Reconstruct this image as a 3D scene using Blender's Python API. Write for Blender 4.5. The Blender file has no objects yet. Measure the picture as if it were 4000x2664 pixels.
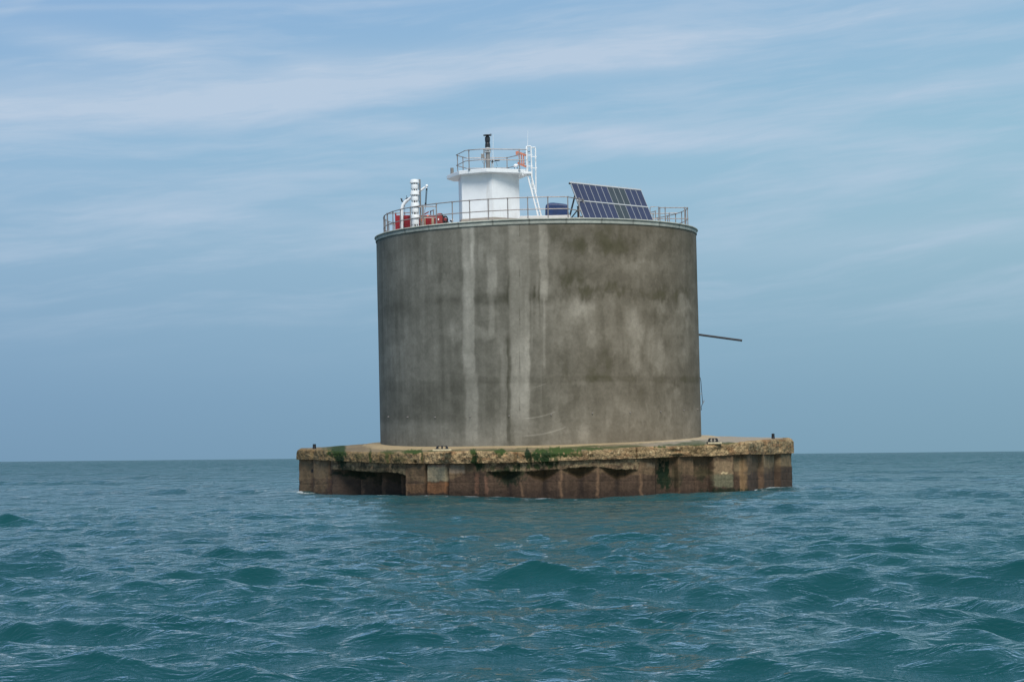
import bpy, math, random
import numpy as np
from mathutils import Vector, Matrix

# ------------------------------------------------------------------ camera, world, sun, exposure
scn = bpy.context.scene
COL = scn.collection
F_PX = 6195.0                                   # focal length in photograph pixels (4000 px wide)
EYE = Vector((0, 0, 1.79))
ROLL = math.atan(41/4000)
PITCH = math.atan((1781.5-1332)*math.cos(ROLL)/F_PX)
cF = Vector((0, math.cos(PITCH), math.sin(PITCH)))
cX0 = Vector((1, 0, 0)); cU0 = cX0.cross(cF)
cX = math.cos(ROLL)*cX0 - math.sin(ROLL)*cU0
cU = math.sin(ROLL)*cX0 + math.cos(ROLL)*cU0
cam_d = bpy.data.cameras.new('camera')
cam = bpy.data.objects.new('camera', cam_d); COL.objects.link(cam)
cam_d.sensor_width = 36; cam_d.lens = F_PX/4000*36
cam_d.clip_start = 0.5; cam_d.clip_end = 30000
cam.matrix_world = Matrix(((cX.x, cU.x, -cF.x, EYE.x), (cX.y, cU.y, -cF.y, EYE.y), (cX.z, cU.z, -cF.z, EYE.z), (0, 0, 0, 1)))
scn.camera = cam
scn.render.resolution_x = 1024; scn.render.resolution_y = 681
scn.render.engine = 'CYCLES'
scn.cycles.max_bounces = 8
scn.view_settings.view_transform = 'Standard'
scn.view_settings.look = 'None'
scn.view_settings.exposure = 0.0
scn.view_settings.gamma = 1.0

def lin(r, g, b, k=1.0):
    f = lambda c: ((c/255+0.055)/1.055)**2.4 if c/255 > 0.04045 else c/255/12.92
    return (f(r)*k, f(g)*k, f(b)*k, 1.0)

class NT:
    """small helper for writing node trees as expressions"""
    def __init__(s, tree): s.t = tree; s.n = tree.nodes; s.l = tree.links
    def node(s, ty, ins=None, **props):
        nd = s.n.new(ty)
        for k, v in props.items(): setattr(nd, k, v)
        for k, v in (ins or {}).items(): s.set(nd.inputs[k], v)
        return nd
    def set(s, sock, v):
        if isinstance(v, bpy.types.NodeSocket): s.l.new(v, sock)
        elif v is not None: sock.default_value = v
    def m(s, op, a, b=None, c=None, clamp=False):
        nd = s.n.new('ShaderNodeMath'); nd.operation = op; nd.use_clamp = clamp
        s.set(nd.inputs[0], a); s.set(nd.inputs[1], b)
        if c is not None: s.set(nd.inputs[2], c)
        return nd.outputs[0]
    def mix(s, f, a, b, ty='MIX'):
        nd = s.n.new('ShaderNodeMix'); nd.data_type = 'RGBA'; nd.blend_type = ty
        s.set(nd.inputs[0], f); s.set(nd.inputs[6], a); s.set(nd.inputs[7], b)
        return nd.outputs[2]
    def ss(s, v, a, b):
        nd = s.n.new('ShaderNodeMapRange'); nd.interpolation_type = 'SMOOTHSTEP'
        s.set(nd.inputs[0], v); nd.inputs[1].default_value = a; nd.inputs[2].default_value = b
        return nd.outputs[0]
    def ramp(s, v, stops):
        nd = s.n.new('ShaderNodeValToRGB'); s.set(nd.inputs[0], v)
        e = nd.color_ramp.elements
        while len(e) < len(stops): e.new(0.5)
        for i, (p, c) in enumerate(stops): e[i].position = p; e[i].color = c
        return nd.outputs[0]
    def xyz(s, x, y, z):
        return s.node('ShaderNodeCombineXYZ', {0: x, 1: y, 2: z}).outputs[0]
    def noise(s, vec, scale, detail=4, rough=0.55, dist=0.0):
        return s.node('ShaderNodeTexNoise', {'Vector': vec, 'Scale': scale, 'Detail': detail, 'Roughness': rough, 'Distortion': dist}).outputs[0]

SUN_EL, SUN_AZ = math.radians(52), math.radians(7)     # azimuth: to the right of straight behind the camera
to_sun = Vector((math.sin(SUN_AZ)*math.cos(SUN_EL), -math.cos(SUN_AZ)*math.cos(SUN_EL), math.sin(SUN_EL)))

world = bpy.data.worlds.new("World"); scn.world = world; world.use_nodes = True
w = NT(world.node_tree); w.n.clear()
wo = w.node('ShaderNodeOutputWorld')
sky = w.node('ShaderNodeTexSky', sky_type='NISHITA', sun_disc=False, sun_elevation=SUN_EL)
sky.sun_rotation = math.atan2(to_sun.x, to_sun.y)
sky.air_density = 1.2; sky.dust_density = 1.0; sky.ozone_density = 1.5
tc = w.node('ShaderNodeTexCoord').outputs['Generated']
sep = w.node('ShaderNodeSeparateXYZ', {0: tc})
dx, dy, dz = sep.outputs
az = w.m('ARCTAN2', dx, dy)                      # 0 along +Y
el = w.m('ARCSINE', dz)
# slanted sky coordinates: cirrus streaks run up to the right by about 6 degrees
TAN = 0.10
va = w.m('SUBTRACT', el, w.m('MULTIPLY', az, TAN))
warp = w.noise(w.xyz(w.m('MULTIPLY', az, 5.0), w.m('MULTIPLY', va, 10.0), 3.1), 1.0, 3, 0.5)
wv = w.m('ADD', va, w.m('MULTIPLY', w.m('SUBTRACT', warp, 0.5), 0.034))
n1 = w.noise(w.xyz(w.m('MULTIPLY', az, 6.0), w.m('MULTIPLY', wv, 48.0), 1.7), 1.0, 6, 0.58)
n2 = w.noise(w.xyz(w.m('MULTIPLY', az, 22.0), w.m('MULTIPLY', wv, 210.0), 9.7), 1.0, 5, 0.6)
# broad veils of high cloud, fading towards the horizon
veil = w.ss(w.m('ADD', n1, w.m('MULTIPLY', w.m('SUBTRACT', n2, 0.5), 0.22)), 0.40, 0.72)
ZOOM = 1/6195.0
def band(x0, y0, x1, y1, wid, amp, fade0, fade1, tex=0.5):
    """a streak of cirrus between two directions, soft edged, fading at both ends"""
    s = lambda x: (x-2000)*ZOOM
    h = lambda x, y: (1781.5-(x-2000)*0.01025-y)*ZOOM
    a0, a1, e0, e1 = s(x0), s(x1), h(x0, y0), h(x1, y1)
    slope = (e1-e0)/(a1-a0)
    line = w.m('ADD', w.m('MULTIPLY', az, slope), e0-a0*slope)
    dlt = w.m('SUBTRACT', w.m('ADD', el, w.m('MULTIPLY', w.m('SUBTRACT', warp, 0.5), 0.02)), line)
    g = w.m('EXPONENT', w.m('MULTIPLY', w.m('POWER', w.m('MULTIPLY', dlt, 1/(wid*ZOOM)), 2.0), -1.0))
    f = w.m('MULTIPLY', w.ss(az, a0-fade0*ZOOM, a0+fade0*ZOOM), w.m('SUBTRACT', 1.0, w.ss(az, a1-fade1*ZOOM, a1+fade1*ZOOM)))
    t = w.m('ADD', 1.0-tex, w.m('MULTIPLY', n2, 2*tex))
    return w.m('MULTIPLY', w.m('MULTIPLY', w.m('MULTIPLY', g, f), t), amp*0.92)
bands = [
    band(-400, 520, 1150, 390, 115, .62, 100, 300, .35),
    band(-300, 560, 1700, 380, 45, .38, 100, 300, .4),
    band(100, 225, 900, 300, 50, .40, 250, 300),
    band(1100, 320, 2750, 215, 75, .75, 160, 350, .35),
    band(2400, 195, 4000, 60, 42, .42, 250, 500),
    band(900, 390, 3000, 240, 20, .22, 250, 500),
    band(-300, 175, 900, 75, 13, .22, 200, 300),
    band(700, 85, 2300, -20, 15, .20, 200, 300),
    band(3150, 460, 4500, 300, 48, .42, 260, 200),
    band(1300, 520, 2700, 560, 42, .32, 300, 400),
    band(2300, 560, 3800, 620, 55, .26, 300, 400),
    band(-300, 780, 1500, 690, 40, .14, 200, 500),
    band(200, 870, 1700, 880, 42, .26, 500, 400),
    band(2700, 990, 4600, 930, 60, .20, 400, 300),
    band(2300, 770, 4500, 690, 35, .16, 400, 300),
]
tot = bands[0]
for b in bands[1:]: tot = w.m('ADD', tot, b)
vfade = w.m('MULTIPLY', w.ss(el, 0.045, 0.13), 1.0)
cl = w.m('ADD', tot, w.m('MULTIPLY', w.m('MULTIPLY', veil, 0.42), vfade), clamp=True)
elr = w.m('MULTIPLY', el, 1.0/0.35)
base = w.ramp(elr, [(0.0, lin(122, 157, 181)), (0.10, lin(128, 163, 188)), (0.22, lin(138, 173, 197)), (0.38, lin(149, 184, 207)),
                    (0.55, lin(148, 187, 213)), (0.80, lin(143, 181, 215)), (1.0, lin(130, 174, 213))])
gnd = w.m('GREATER_THAN', el, -0.0001)
# a little lighter and greener towards the sun's side
side = w.m('ADD', 1.0, w.m('MULTIPLY', az, 0.16))
side = w.m('MINIMUM', w.m('MAXIMUM', side, 0.9), 1.12)
base = w.mix(1.0, base, w.xyz(side, w.m('ADD', side, 0.0), 1.0), 'MULTIPLY')
nish = w.mix(1.0, sky.outputs[0], (0.10, 0.10, 0.10, 1), 'MULTIPLY')
base = w.mix(w.ss(el, 0.33, 0.9), base, lin(104, 152, 198))
low = w.mix(w.m('MULTIPLY', w.ss(el, 0.30, 0.95), 0.4), base, nish)          # the clear upper sky is the physical one
low = w.mix(w.m('MULTIPLY', w.ss(el, 0.95, 1.35), 0.8), low, lin(204, 212, 220))   # thin overcast overhead
n3 = w.noise(w.xyz(w.m('MULTIPLY', az, 60.0), w.m('MULTIPLY', wv, 520.0), 4.7), 1.0, 4, 0.6)
cl = w.m('MULTIPLY', cl, w.m('ADD', 0.88, w.m('MULTIPLY', n3, 0.44)), clamp=True)
skyc = w.mix(w.m('MULTIPLY', cl, 0.9), low, lin(186, 204, 224))
bg = w.node('ShaderNodeBackground', {'Color': skyc, 'Strength': 1.0})
w.l.new(bg.outputs[0], wo.inputs[0])

sun_d = bpy.data.lights.new('sun', 'SUN'); sun_d.energy = 3.9; sun_d.angle = math.radians(30); sun_d.color = (1.0, 0.95, 0.87)
sun = bpy.data.objects.new('sun', sun_d); COL.objects.link(sun)
sun.rotation_euler = to_sun.to_track_quat('Z', 'Y').to_euler()
sun.location = (30, -20, 60)

# ------------------------------------------------------------------ tower frame (the tower leans) and pixel helpers
TC = Vector((1.42, 81.575, 2.603)); TH = 10.528; TR = 8.2
tz = Vector((-0.01256, -0.04345, 1)).normalized()
tx = (Vector((1, 0, 0)) - tz.x*tz).normalized(); ty = tz.cross(tx)
T = Matrix(((tx.x, ty.x, tz.x, TC.x), (tx.y, ty.y, tz.y, TC.y), (tx.z, ty.z, tz.z, TC.z), (0, 0, 0, 1)))
TI = T.inverted()
def ray(px, py): return (cF + cX*((px-2000)/F_PX) + cU*((1332-py)/F_PX)).normalized()
def P(px, py, d):
    """tower-frame point at depth d (0 = tower axis, minus = nearer)"""
    o = TI @ EYE; r = TI.to_3x3() @ ray(px, py)
    return o + r*((d-o.y)/r.y)
def W(px, py, Y):
    r = ray(px, py); return EYE + r*((Y-EYE.y)/r.y)
def to_px(A):
    """world points (n,3) -> photograph pixels, used to lay out stains on the surfaces"""
    A = np.asarray(A) - np.array(EYE)
    z = A @ np.array(cF)
    return 2000+F_PX*(A @ np.array(cX))/z, 1332-F_PX*(A @ np.array(cU))/z

# ------------------------------------------------------------------ numpy noise
def vnoise(x, y, seed=0):
    x = np.asarray(x, float); y = np.asarray(y, float)
    xi = np.floor(x).astype(np.int64); yi = np.floor(y).astype(np.int64)
    fx = x-xi; fy = y-yi; fx = fx*fx*(3-2*fx); fy = fy*fy*(3-2*fy)
    def h(a, b):
        n = (a*374761393 + b*668265263 + seed*1442695041) & 0xffffffff
        n = ((n ^ (n >> 13))*1274126177) & 0xffffffff
        return ((n ^ (n >> 16)) & 0xffff)/65535.0
    return (h(xi, yi)*(1-fx)+h(xi+1, yi)*fx)*(1-fy) + (h(xi, yi+1)*(1-fx)+h(xi+1, yi+1)*fx)*fy
def fbm(x, y, oct=4, seed=0):
    s = 0; a = 1; t = 0
    for i in range(oct):
        s = s + a*vnoise(x*2**i, y*2**i, seed+i*17); t += a; a *= 0.55
    return s/t
def sst(v, a, b):
    t = np.clip((v-a)/(b-a), 0, 1); return t*t*(3-2*t)
def box_mask(x, y, x0, x1, y0, y1, sx, sy):
    return sst(x, x0-sx, x0+sx)*(1-sst(x, x1-sx, x1+sx))*sst(y, y0-sy, y0+sy)*(1-sst(y, y1-sy, y1+sy))

# ------------------------------------------------------------------ mesh helpers
class MB:
    def __init__(s): s.v = []; s.f = []; s.cut = []
    def add(s, vs, fs):
        s.cut.append((len(s.v), len(s.f)))
        o = len(s.v); s.v += [Vector(p) for p in vs]; s.f += [tuple(i+o for i in f) for f in fs]; return s
    def box(s, c, dims, M=None):
        a, b, d = dims[0]/2, dims[1]/2, dims[2]/2
        vs = [Vector((i*a, j*b, k*d)) for i in (-1, 1) for j in (-1, 1) for k in (-1, 1)]
        if M: vs = [M @ p for p in vs]
        vs = [p+Vector(c) for p in vs]
        return s.add(vs, [(0, 1, 3, 2), (4, 6, 7, 5), (0, 4, 5, 1), (2, 3, 7, 6), (0, 2, 6, 4), (1, 5, 7, 3)])
    def tube(s, pts, r, n=8, cap=True, r1=None):
        pts = [Vector(p) for p in pts]; m = len(pts); rings = []
        up = None
        for i, p in enumerate(pts):
            d = (pts[min(i+1, m-1)]-pts[max(i-1, 0)]).normalized()
            if up is None:
                up = Vector((0, 0, 1)) if abs(d.z) < 0.9 else Vector((1, 0, 0))
            a = d.cross(up).normalized(); b = a.cross(d).normalized(); up = b
            rr = r if r1 is None else r+(r1-r)*i/(m-1)
            rings.append([p+(a*math.cos(2*math.pi*k/n)+b*math.sin(2*math.pi*k/n))*rr for k in range(n)])
        vs = [q for R_ in rings for q in R_]
        fs = [(i*n+k, i*n+(k+1) % n, (i+1)*n+(k+1) % n, (i+1)*n+k) for i in range(m-1) for k in range(n)]
        if cap: fs += [tuple(range(n-1, -1, -1)), tuple((m-1)*n+k for k in range(n))]
        return s.add(vs, fs)
    def lathe(s, c, prof, n=24, cap=True):
        c = Vector(c)
        vs = [c+Vector((r*math.cos(2*math.pi*k/n), r*math.sin(2*math.pi*k/n), z)) for r, z in prof for k in range(n)]
        m = len(prof)
        fs = [(i*n+k, i*n+(k+1) % n, (i+1)*n+(k+1) % n, (i+1)*n+k) for i in range(m-1) for k in range(n)]
        if cap: fs += [tuple(range(n-1, -1, -1)), tuple((m-1)*n+k for k in range(n))]
        return s.add(vs, fs)
    def prism(s, poly, z0, z1):
        n = len(poly)
        vs = [Vector((p[0], p[1], z0)) for p in poly]+[Vector((p[0], p[1], z1)) for p in poly]
        return s.add(vs, [tuple(range(n-1, -1, -1)), tuple(range(n, 2*n))]+[(i, (i+1) % n, n+(i+1) % n, n+i) for i in range(n)])
    def sphere(s, c, r, n=14, m=9, sz=1.0):
        prof = [(max(1e-4, r*math.cos(a)), r*sz*math.sin(a)) for a in [math.pi*(i/(m-1)-0.5) for i in range(m)]]
        return s.lathe(c, prof, n)

def tag(o, label=None, cat=None, group=None, kind=None):
    if label: o['label'] = label
    if cat: o['category'] = cat
    if group: o['group'] = group
    if kind: o['kind'] = kind
    return o
def thing(name, label, cat, base, group=None, frame=T):
    o = bpy.data.objects.new(name, None); COL.objects.link(o)
    o.empty_display_size = 0.3
    o.matrix_world = frame @ Matrix.Translation(Vector(base))
    o['_b'] = 0; del o['_b']
    BASE[o.name] = Vector(base)
    return tag(o, label, cat, group)
BASE = {}
def each(name, mb, mat, parent, *a, **k):
    """every piece of mb becomes a part of its own"""
    cuts = mb.cut+[(len(mb.v), len(mb.f))]
    for (v0, f0), (v1, f1) in zip(cuts, cuts[1:]):
        q = MB(); q.add(mb.v[v0:v1], [tuple(i-v0 for i in f) for f in mb.f[f0:f1]])
        part(name, q, mat, parent, *a, **k)
def part(name, mb, mat, parent, smooth=False, bevel=0, label=None):
    base = BASE[parent.name]
    me = bpy.data.meshes.new(name)
    me.from_pydata([tuple(p-base) for p in mb.v], [], mb.f)
    me.materials.append(mat)
    o = bpy.data.objects.new(name, me); COL.objects.link(o)
    if parent.type == 'MESH': o.parent = parent
    else: o.parent = parent
    BASE[o.name] = base
    if smooth:
        for p in me.polygons: p.use_smooth = True
        me.set_sharp_from_angle(angle=math.radians(38))
    if bevel:
        b = o.modifiers.new('bevel', 'BEVEL'); b.width = bevel; b.segments = 2; b.limit_method = 'ANGLE'
    if label: o['label'] = label
    return o
def grid_mesh(name, V, nu, nv, mat, closed=False, colors=None, extra=None, flip=False, smooth=True):
    """V: (nu*nv,3) array, row-major in u"""
    me = bpy.data.meshes.new(name)
    iu = np.arange(nu if closed else nu-1); iv = np.arange(nv-1)
    A, B = np.meshgrid(iu, iv, indexing='ij')
    A2 = (A+1) % nu
    q = np.stack([A*nv+B, A2*nv+B, A2*nv+B+1, A*nv+B+1], -1).reshape(-1, 4)
    if flip: q = q[:, ::-1]
    me.vertices.add(len(V)); me.vertices.foreach_set('co', np.ascontiguousarray(V, np.float32).ravel())
    me.loops.add(q.size); me.loops.foreach_set('vertex_index', np.ascontiguousarray(q, np.int32).ravel())
    me.polygons.add(len(q)); me.polygons.foreach_set('loop_start', np.arange(0, q.size, 4, dtype=np.int32))
    me.polygons.foreach_set('use_smooth', np.full(len(q), smooth))
    me.update(calc_edges=True)
    if colors is not None:
        at = me.attributes.new('tone', 'FLOAT_COLOR', 'POINT')
        c4 = np.ones((len(V), 4), np.float32); c4[:, :3] = colors
        at.data.foreach_set('color', c4.ravel())
    for k, a in (extra or {}).items():
        at = me.attributes.new(k, 'FLOAT', 'POINT'); at.data.foreach_set('value', np.ascontiguousarray(a, np.float32))
    me.materials.append(mat)
    o = bpy.data.objects.new(name, me); COL.objects.link(o)
    return o

# ------------------------------------------------------------------ materials
def simple(name, rgb, rough=0.5, metal=0.0, var=0.15, scale=3.0, bump=0.0, dirt=None, spec=0.5):
    m = bpy.data.materials.new(name); m.use_nodes = True; n = NT(m.node_tree)
    b = n.n['Principled BSDF']
    co = n.node('ShaderNodeTexCoord').outputs['Object']
    f = n.noise(co, scale, 5, 0.6)
    c = n.mix(n.ss(f, 0.3, 0.75), tuple(x*(1-var) for x in rgb[:3])+(1,), tuple(min(1, x*(1+var)) for x in rgb[:3])+(1,))
    if dirt:
        co2 = n.node('ShaderNodeMapping', {'Vector': co, 'Scale': (1.0, 1.0, 0.18)}).outputs[0]
        g = n.noise(co2, dirt[1], 5, 0.65)
        c = n.mix(n.m('MULTIPLY', n.ss(g, 0.52, 0.78), dirt[2]), c, dirt[0])
    n.set(b.inputs['Base Color'], c)
    b.inputs['Roughness'].default_value = rough; b.inputs['Metallic'].default_value = metal
    b.inputs['Specular IOR Level'].default_value = spec
    if bump:
        bn = n.node('ShaderNodeBump', {'Height': n.noise(co, scale*8, 4), 'Strength': bump, 'Distance': 0.02})
        n.l.new(bn.outputs[0], b.inputs['Normal'])
    return m
M = {}
M['white'] = simple('white_paint', (0.74, 0.76, 0.77), 0.45, var=0.03, dirt=(lin(150, 140, 125), 2.2, 0.34))
M['white_rail'] = simple('white_rail_paint', (0.78, 0.79, 0.79), 0.4, var=0.03)
M['galv'] = simple('galvanised_steel', (0.30, 0.27, 0.255), 0.5, 0.35, 0.25, 6, dirt=(lin(110, 75, 55), 6, 0.5))
M['pipe'] = simple('grey_pipe', (0.24, 0.225, 0.21), 0.45, 0.3, 0.12)
M['black'] = simple('black_plastic', (0.012, 0.015, 0.02), 0.45, var=0.3)
M['black_iron'] = simple('black_painted_iron', (0.010, 0.011, 0.014), 0.5, var=0.4, bump=0.3)
M['darksteel'] = simple('dark_steel', (0.035, 0.036, 0.04), 0.5, 0.3, 0.3)
M['red'] = simple('red_paint', lin(160, 28, 40, 0.85), 0.45, var=0.15, dirt=(lin(85, 25, 30), 3, 0.6))
M['redrust'] = simple('worn_red_paint', lin(135, 40, 42), 0.55, var=0.3, dirt=(lin(120, 85, 60), 5, 0.7))
M['orange'] = simple('orange_plastic', lin(240, 120, 75), 0.5, var=0.08)
M['barrier'] = simple('faded_orange_plastic', lin(192, 122, 98), 0.6, var=0.08)
M['tan'] = simple('tan_canvas', lin(150, 135, 115), 0.8, var=0.15)
M['blue'] = simple('blue_tarpaulin', lin(10, 42, 86), 0.5, var=0.2, scale=4, bump=0.35)
M['greybag'] = simple('grey_plastic_sheet', lin(165, 178, 190), 0.35, var=0.2, scale=6)
M['slab'] = simple('pale_concrete', lin(196, 194, 190), 0.8, var=0.06, dirt=(lin(150, 145, 135), 2, 0.4))
M['plinth'] = simple('grey_plinth', lin(150, 142, 132), 0.8, var=0.1)
M['alu'] = simple('aluminium_frame', (0.52, 0.52, 0.51), 0.4, 0.3, 0.05)

def panel_mat(name, rgb):
    m = bpy.data.materials.new(name); m.use_nodes = True; n = NT(m.node_tree)
    b = n.n['Principled BSDF']
    co = n.node('ShaderNodeTexCoord').outputs['Object']
    f = n.noise(co, 2.5, 3)
    c = n.mix(f, tuple(x*0.75 for x in rgb[:3])+(1,), tuple(x*1.2 for x in rgb[:3])+(1,))
    n.set(b.inputs['Base Color'], c); b.inputs['Roughness'].default_value = 0.22
    b.inputs['Specular IOR Level'].default_value = 0.4
    return m
M['pv'] = panel_mat('blue_solar_cell', lin(56, 60, 82))
M['pvg'] = panel_mat('grey_solar_cell', lin(62, 68, 70))

def tone_mat(name, speck, sp_scale, rough, bump, sp_mid=0.5):
    """surface whose colour is stored with the mesh (stains, algae, painted rib shading) plus procedural grain"""
    m = bpy.data.materials.new(name); m.use_nodes = True; n = NT(m.node_tree)
    b = n.n['Principled BSDF']
    a = n.node('ShaderNodeAttribute', attribute_name='tone')
    sp = n.node('ShaderNodeAttribute', attribute_name='speck').outputs['Fac']
    co = n.node('ShaderNodeTexCoord').outputs['Object']
    f1 = n.noise(co, sp_scale, 3, 0.7); f2 = n.noise(co, sp_scale*0.3, 3, 0.6)
    f = n.m('ADD', n.m('MULTIPLY', f1, 0.62), n.m('MULTIPLY', f2, 0.38))
    k = n.m('MULTIPLY', n.m('SUBTRACT', f, sp_mid), n.m('MULTIPLY', sp, speck*2))
    pos = n.m('ADD', 1.0, k)
    pos = n.m('MAXIMUM', pos, 0.12)
    c = n.mix(1.0, a.outputs['Color'], n.xyz(pos, pos, pos), 'MULTIPLY')
    n.set(b.inputs['Base Color'], c); b.inputs['Roughness'].default_value = rough
    b.inputs['Specular IOR Level'].default_value = 0.25
    bn = n.node('ShaderNodeBump', {'Height': f, 'Strength': bump, 'Distance': 0.03})
    n.l.new(bn.outputs[0], b.inputs['Normal'])
    return m
M['tower'] = tone_mat('weathered_render', 0.45, 7.0, 0.85, 0.25)
M['caisson'] = tone_mat('eroded_concrete', 2.5, 17.0, 0.85, 1.0)
M['coping'] = tone_mat('cement_coping', 0.5, 5.0, 0.8, 0.2)

# ------------------------------------------------------------------ sea
def build_sea():
    rng = np.random.RandomState(11)
    # polar sheet round the viewer's boat, fine in the forward sector
    r = [0.0, 2.0, 4.0, 6.0]; x = 7.5
    while x < 16000:
        r.append(x); x *= 1.0046 if x < 900 else 1.02
    r = np.array(r)
    fine = np.radians(np.arange(-21.0, 21.001, 0.047))
    coarse = np.radians(np.concatenate([np.arange(21.6, 180, 1.2), np.arange(-180, -21.1, 1.2)]))
    ang = np.concatenate([coarse[coarse < -0.3], fine, coarse[coarse > 0.3]]); ang = np.unique(ang)
    NR, NA = len(r), len(ang)
    RR, AA = np.meshgrid(r, ang, indexing='xy')      # (NA, NR)
    X = RR*np.sin(AA); Y = RR*np.cos(AA)
    Z = np.zeros_like(X); DX = np.zeros_like(X); DY = np.zeros_like(X); CR = np.zeros_like(X)
    step = np.gradient(r)
    ncomp = 260
    lam = np.exp(rng.uniform(math.log(0.28), math.log(17.0), ncomp)); lam.sort()
    wind = math.radians(258)      # travels towards the camera, a little to the left
    g0 = vnoise(X*0.045+3, Y*0.045, 5)*0.9+0.55     # gusts vary the small waves
    for L in lam:
        k = 2*math.pi/L
        spread = 0.15 if L > 4.5 else (0.30 if L > 2 else (0.42 if L > 1.0 else 0.55))
        th = wind + rng.randn()*spread
        a = 0.0043*L**0.86*rng.uniform(0.6, 1.4)*(1.0 if L > 1 else L**0.25)
        if L > 9: a *= (9/L)**1.2
        a *= 1.15 if L < 1.0 else (1.0 if L < 2.0 else (0.52 if L < 5 else 0.52))
        ph = rng.uniform(0, 2*math.pi)
        sel = step < L/2.6
        j = int(np.searchsorted(~sel, True)) if not sel.all() else NR
        if j < 5: continue
        fade = np.clip((L/2.6-step[:j])/(L/9), 0, 1)
        arg = k*(X[:, :j]*math.cos(th)+Y[:, :j]*math.sin(th))+ph
        amp = a*fade
        if L < 3: amp = amp*g0[:, :j]
        c, s = np.cos(arg), np.sin(arg)
        Z[:, :j] += amp*c
        q = 0.8
        DX[:, :j] -= q*amp*math.cos(th)*s; DY[:, :j] -= q*amp*math.sin(th)*s
        CR[:, :j] += k*amp*c
    # keep the boat's own surroundings calm
    calm = sst(RR, 4, 11)
    Z *= calm
    Z += 0.22*np.exp(-((X-14)/4.5)**2-((Y-75)/2.6)**2)+0.06*np.exp(-((X+8)/4.0)**2-((Y-71)/2.5)**2)
    Z -= 0.30*np.exp(-((X-2.0)/4.5)**2-((Y-67)/5)**2)
    V = np.stack([X+DX*calm, Y+DY*calm, Z], -1).reshape(-1, 3)
    foam_n = vnoise(X*0.21, Y*0.21, 31)
    foam = sst(CR, 0.32, 0.45)*sst(foam_n, 0.88, 0.95)*sst(RR, 60, 90)
    near = (np.abs(X-1) < 18) & (Y > 62) & (Y < 92)
    e = PT[FRONT > .5][::8, :2]; qx_, qy_ = X[near], Y[near]
    dmin = np.full(len(qx_), 99.0)
    for p in e: dmin = np.minimum(dmin, np.hypot(qx_-p[0], qy_-p[1]))
    foam[near] += (1-sst(dmin, 0.1, 0.9))*sst(fbm(qx_*2.5, qy_*3.5, 3, 44), .50, .66)*.9
    foam[near] += (1-sst(dmin, 0.5, 4.0))*sst(fbm(qx_*1.8, qy_*9, 3, 45), .66, .76)*.5
    print('sea', len(V), 'rms', Z[:, 400].std(), 'crest', CR.max(), np.percentile(CR, 99))
    m = bpy.data.materials.new('sea_water'); m.use_nodes = True; n = NT(m.node_tree)
    b = n.n['Principled BSDF']
    geo = n.node('ShaderNodeNewGeometry').outputs['Position']
    mp = n.node('ShaderNodeMapping', {'Vector': geo, 'Rotation': (0, 0, math.radians(12)), 'Scale': (0.55, 1.25, 1.0)}).outputs[0]
    f1 = n.noise(mp, 9.0, 4, 0.62, 0.6); f2 = n.noise(mp, 2.6, 4, 0.6, 0.8); f3 = n.noise(mp, 0.45, 3, 0.55, 0.5)
    f4 = n.noise(mp, 0.05, 3, 0.6)
    lod = n.node('ShaderNodeAttribute', attribute_name='lod').outputs['Fac']     # coarse mesh far out: its missing waves go into the bump
    h = n.m('ADD', n.m('ADD', n.m('MULTIPLY', f1, 0.024), n.m('MULTIPLY', f2, 0.11)), n.m('MULTIPLY', f3, n.m('ADD', 0.08, n.m('MULTIPLY', lod, 1.3))))
    bn = n.node('ShaderNodeBump', {'Height': h, 'Strength': 0.85, 'Distance': 1.0})
    deep = n.mix(n.ss(f4, 0.3, 0.7), lin(20, 67, 72), lin(27, 76, 80))
    foa = n.node('ShaderNodeAttribute', attribute_name='foam').outputs['Fac']
    fo = n.m('MULTIPLY', n.ss(n.noise(geo, 3.0, 4, 0.7), 0.35, 0.6), foa, clamp=True)
    # light welling up from below does not follow the ripples; only the mirror layer does
    n.n.remove(b)
    df = n.node('ShaderNodeBsdfDiffuse', {'Color': deep}); n.l.new(n.node('ShaderNodeMapping', {'Vector': (0, 0, 1)}).outputs[0], df.inputs['Normal'])
    gl = n.node('ShaderNodeBsdfGlossy', {'Color': (1, 1, 1, 1), 'Roughness': n.m('ADD', 0.03, n.m('MULTIPLY', lod, 0.20))}); n.l.new(bn.outputs[0], gl.inputs['Normal'])
    fr = n.node('ShaderNodeFresnel', {'IOR': 1.333}); n.l.new(bn.outputs[0], fr.inputs['Normal'])
    mx = n.node('ShaderNodeMixShader', {0: n.m('MULTIPLY', n.m('SUBTRACT', fr.outputs[0], 0.022, clamp=True), n.m('SUBTRACT', 1.0, n.m('MULTIPLY', lod, 0.30)))}); n.l.new(df.outputs[0], mx.inputs[1]); n.l.new(gl.outputs[0], mx.inputs[2])
    fd = n.node('ShaderNodeBsdfDiffuse', {'Color': (0.72, 0.76, 0.78, 1)})
    m2 = n.node('ShaderNodeMixShader', {0: fo}); n.l.new(mx.outputs[0], m2.inputs[1]); n.l.new(fd.outputs[0], m2.inputs[2])
    n.l.new(m2.outputs[0], n.n['Material Output'].inputs['Surface'])
    o = grid_mesh('water', V, NA, NR, m, closed=True, extra={'foam': foam.ravel(), 'lod': sst(np.log(np.maximum(RR, 1)), math.log(60), math.log(700)).ravel()}, flip=False)
    # self-check: normals up
    tag(o, 'choppy blue-green open sea reaching the horizon', None, None, 'structure')
    return o

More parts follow.
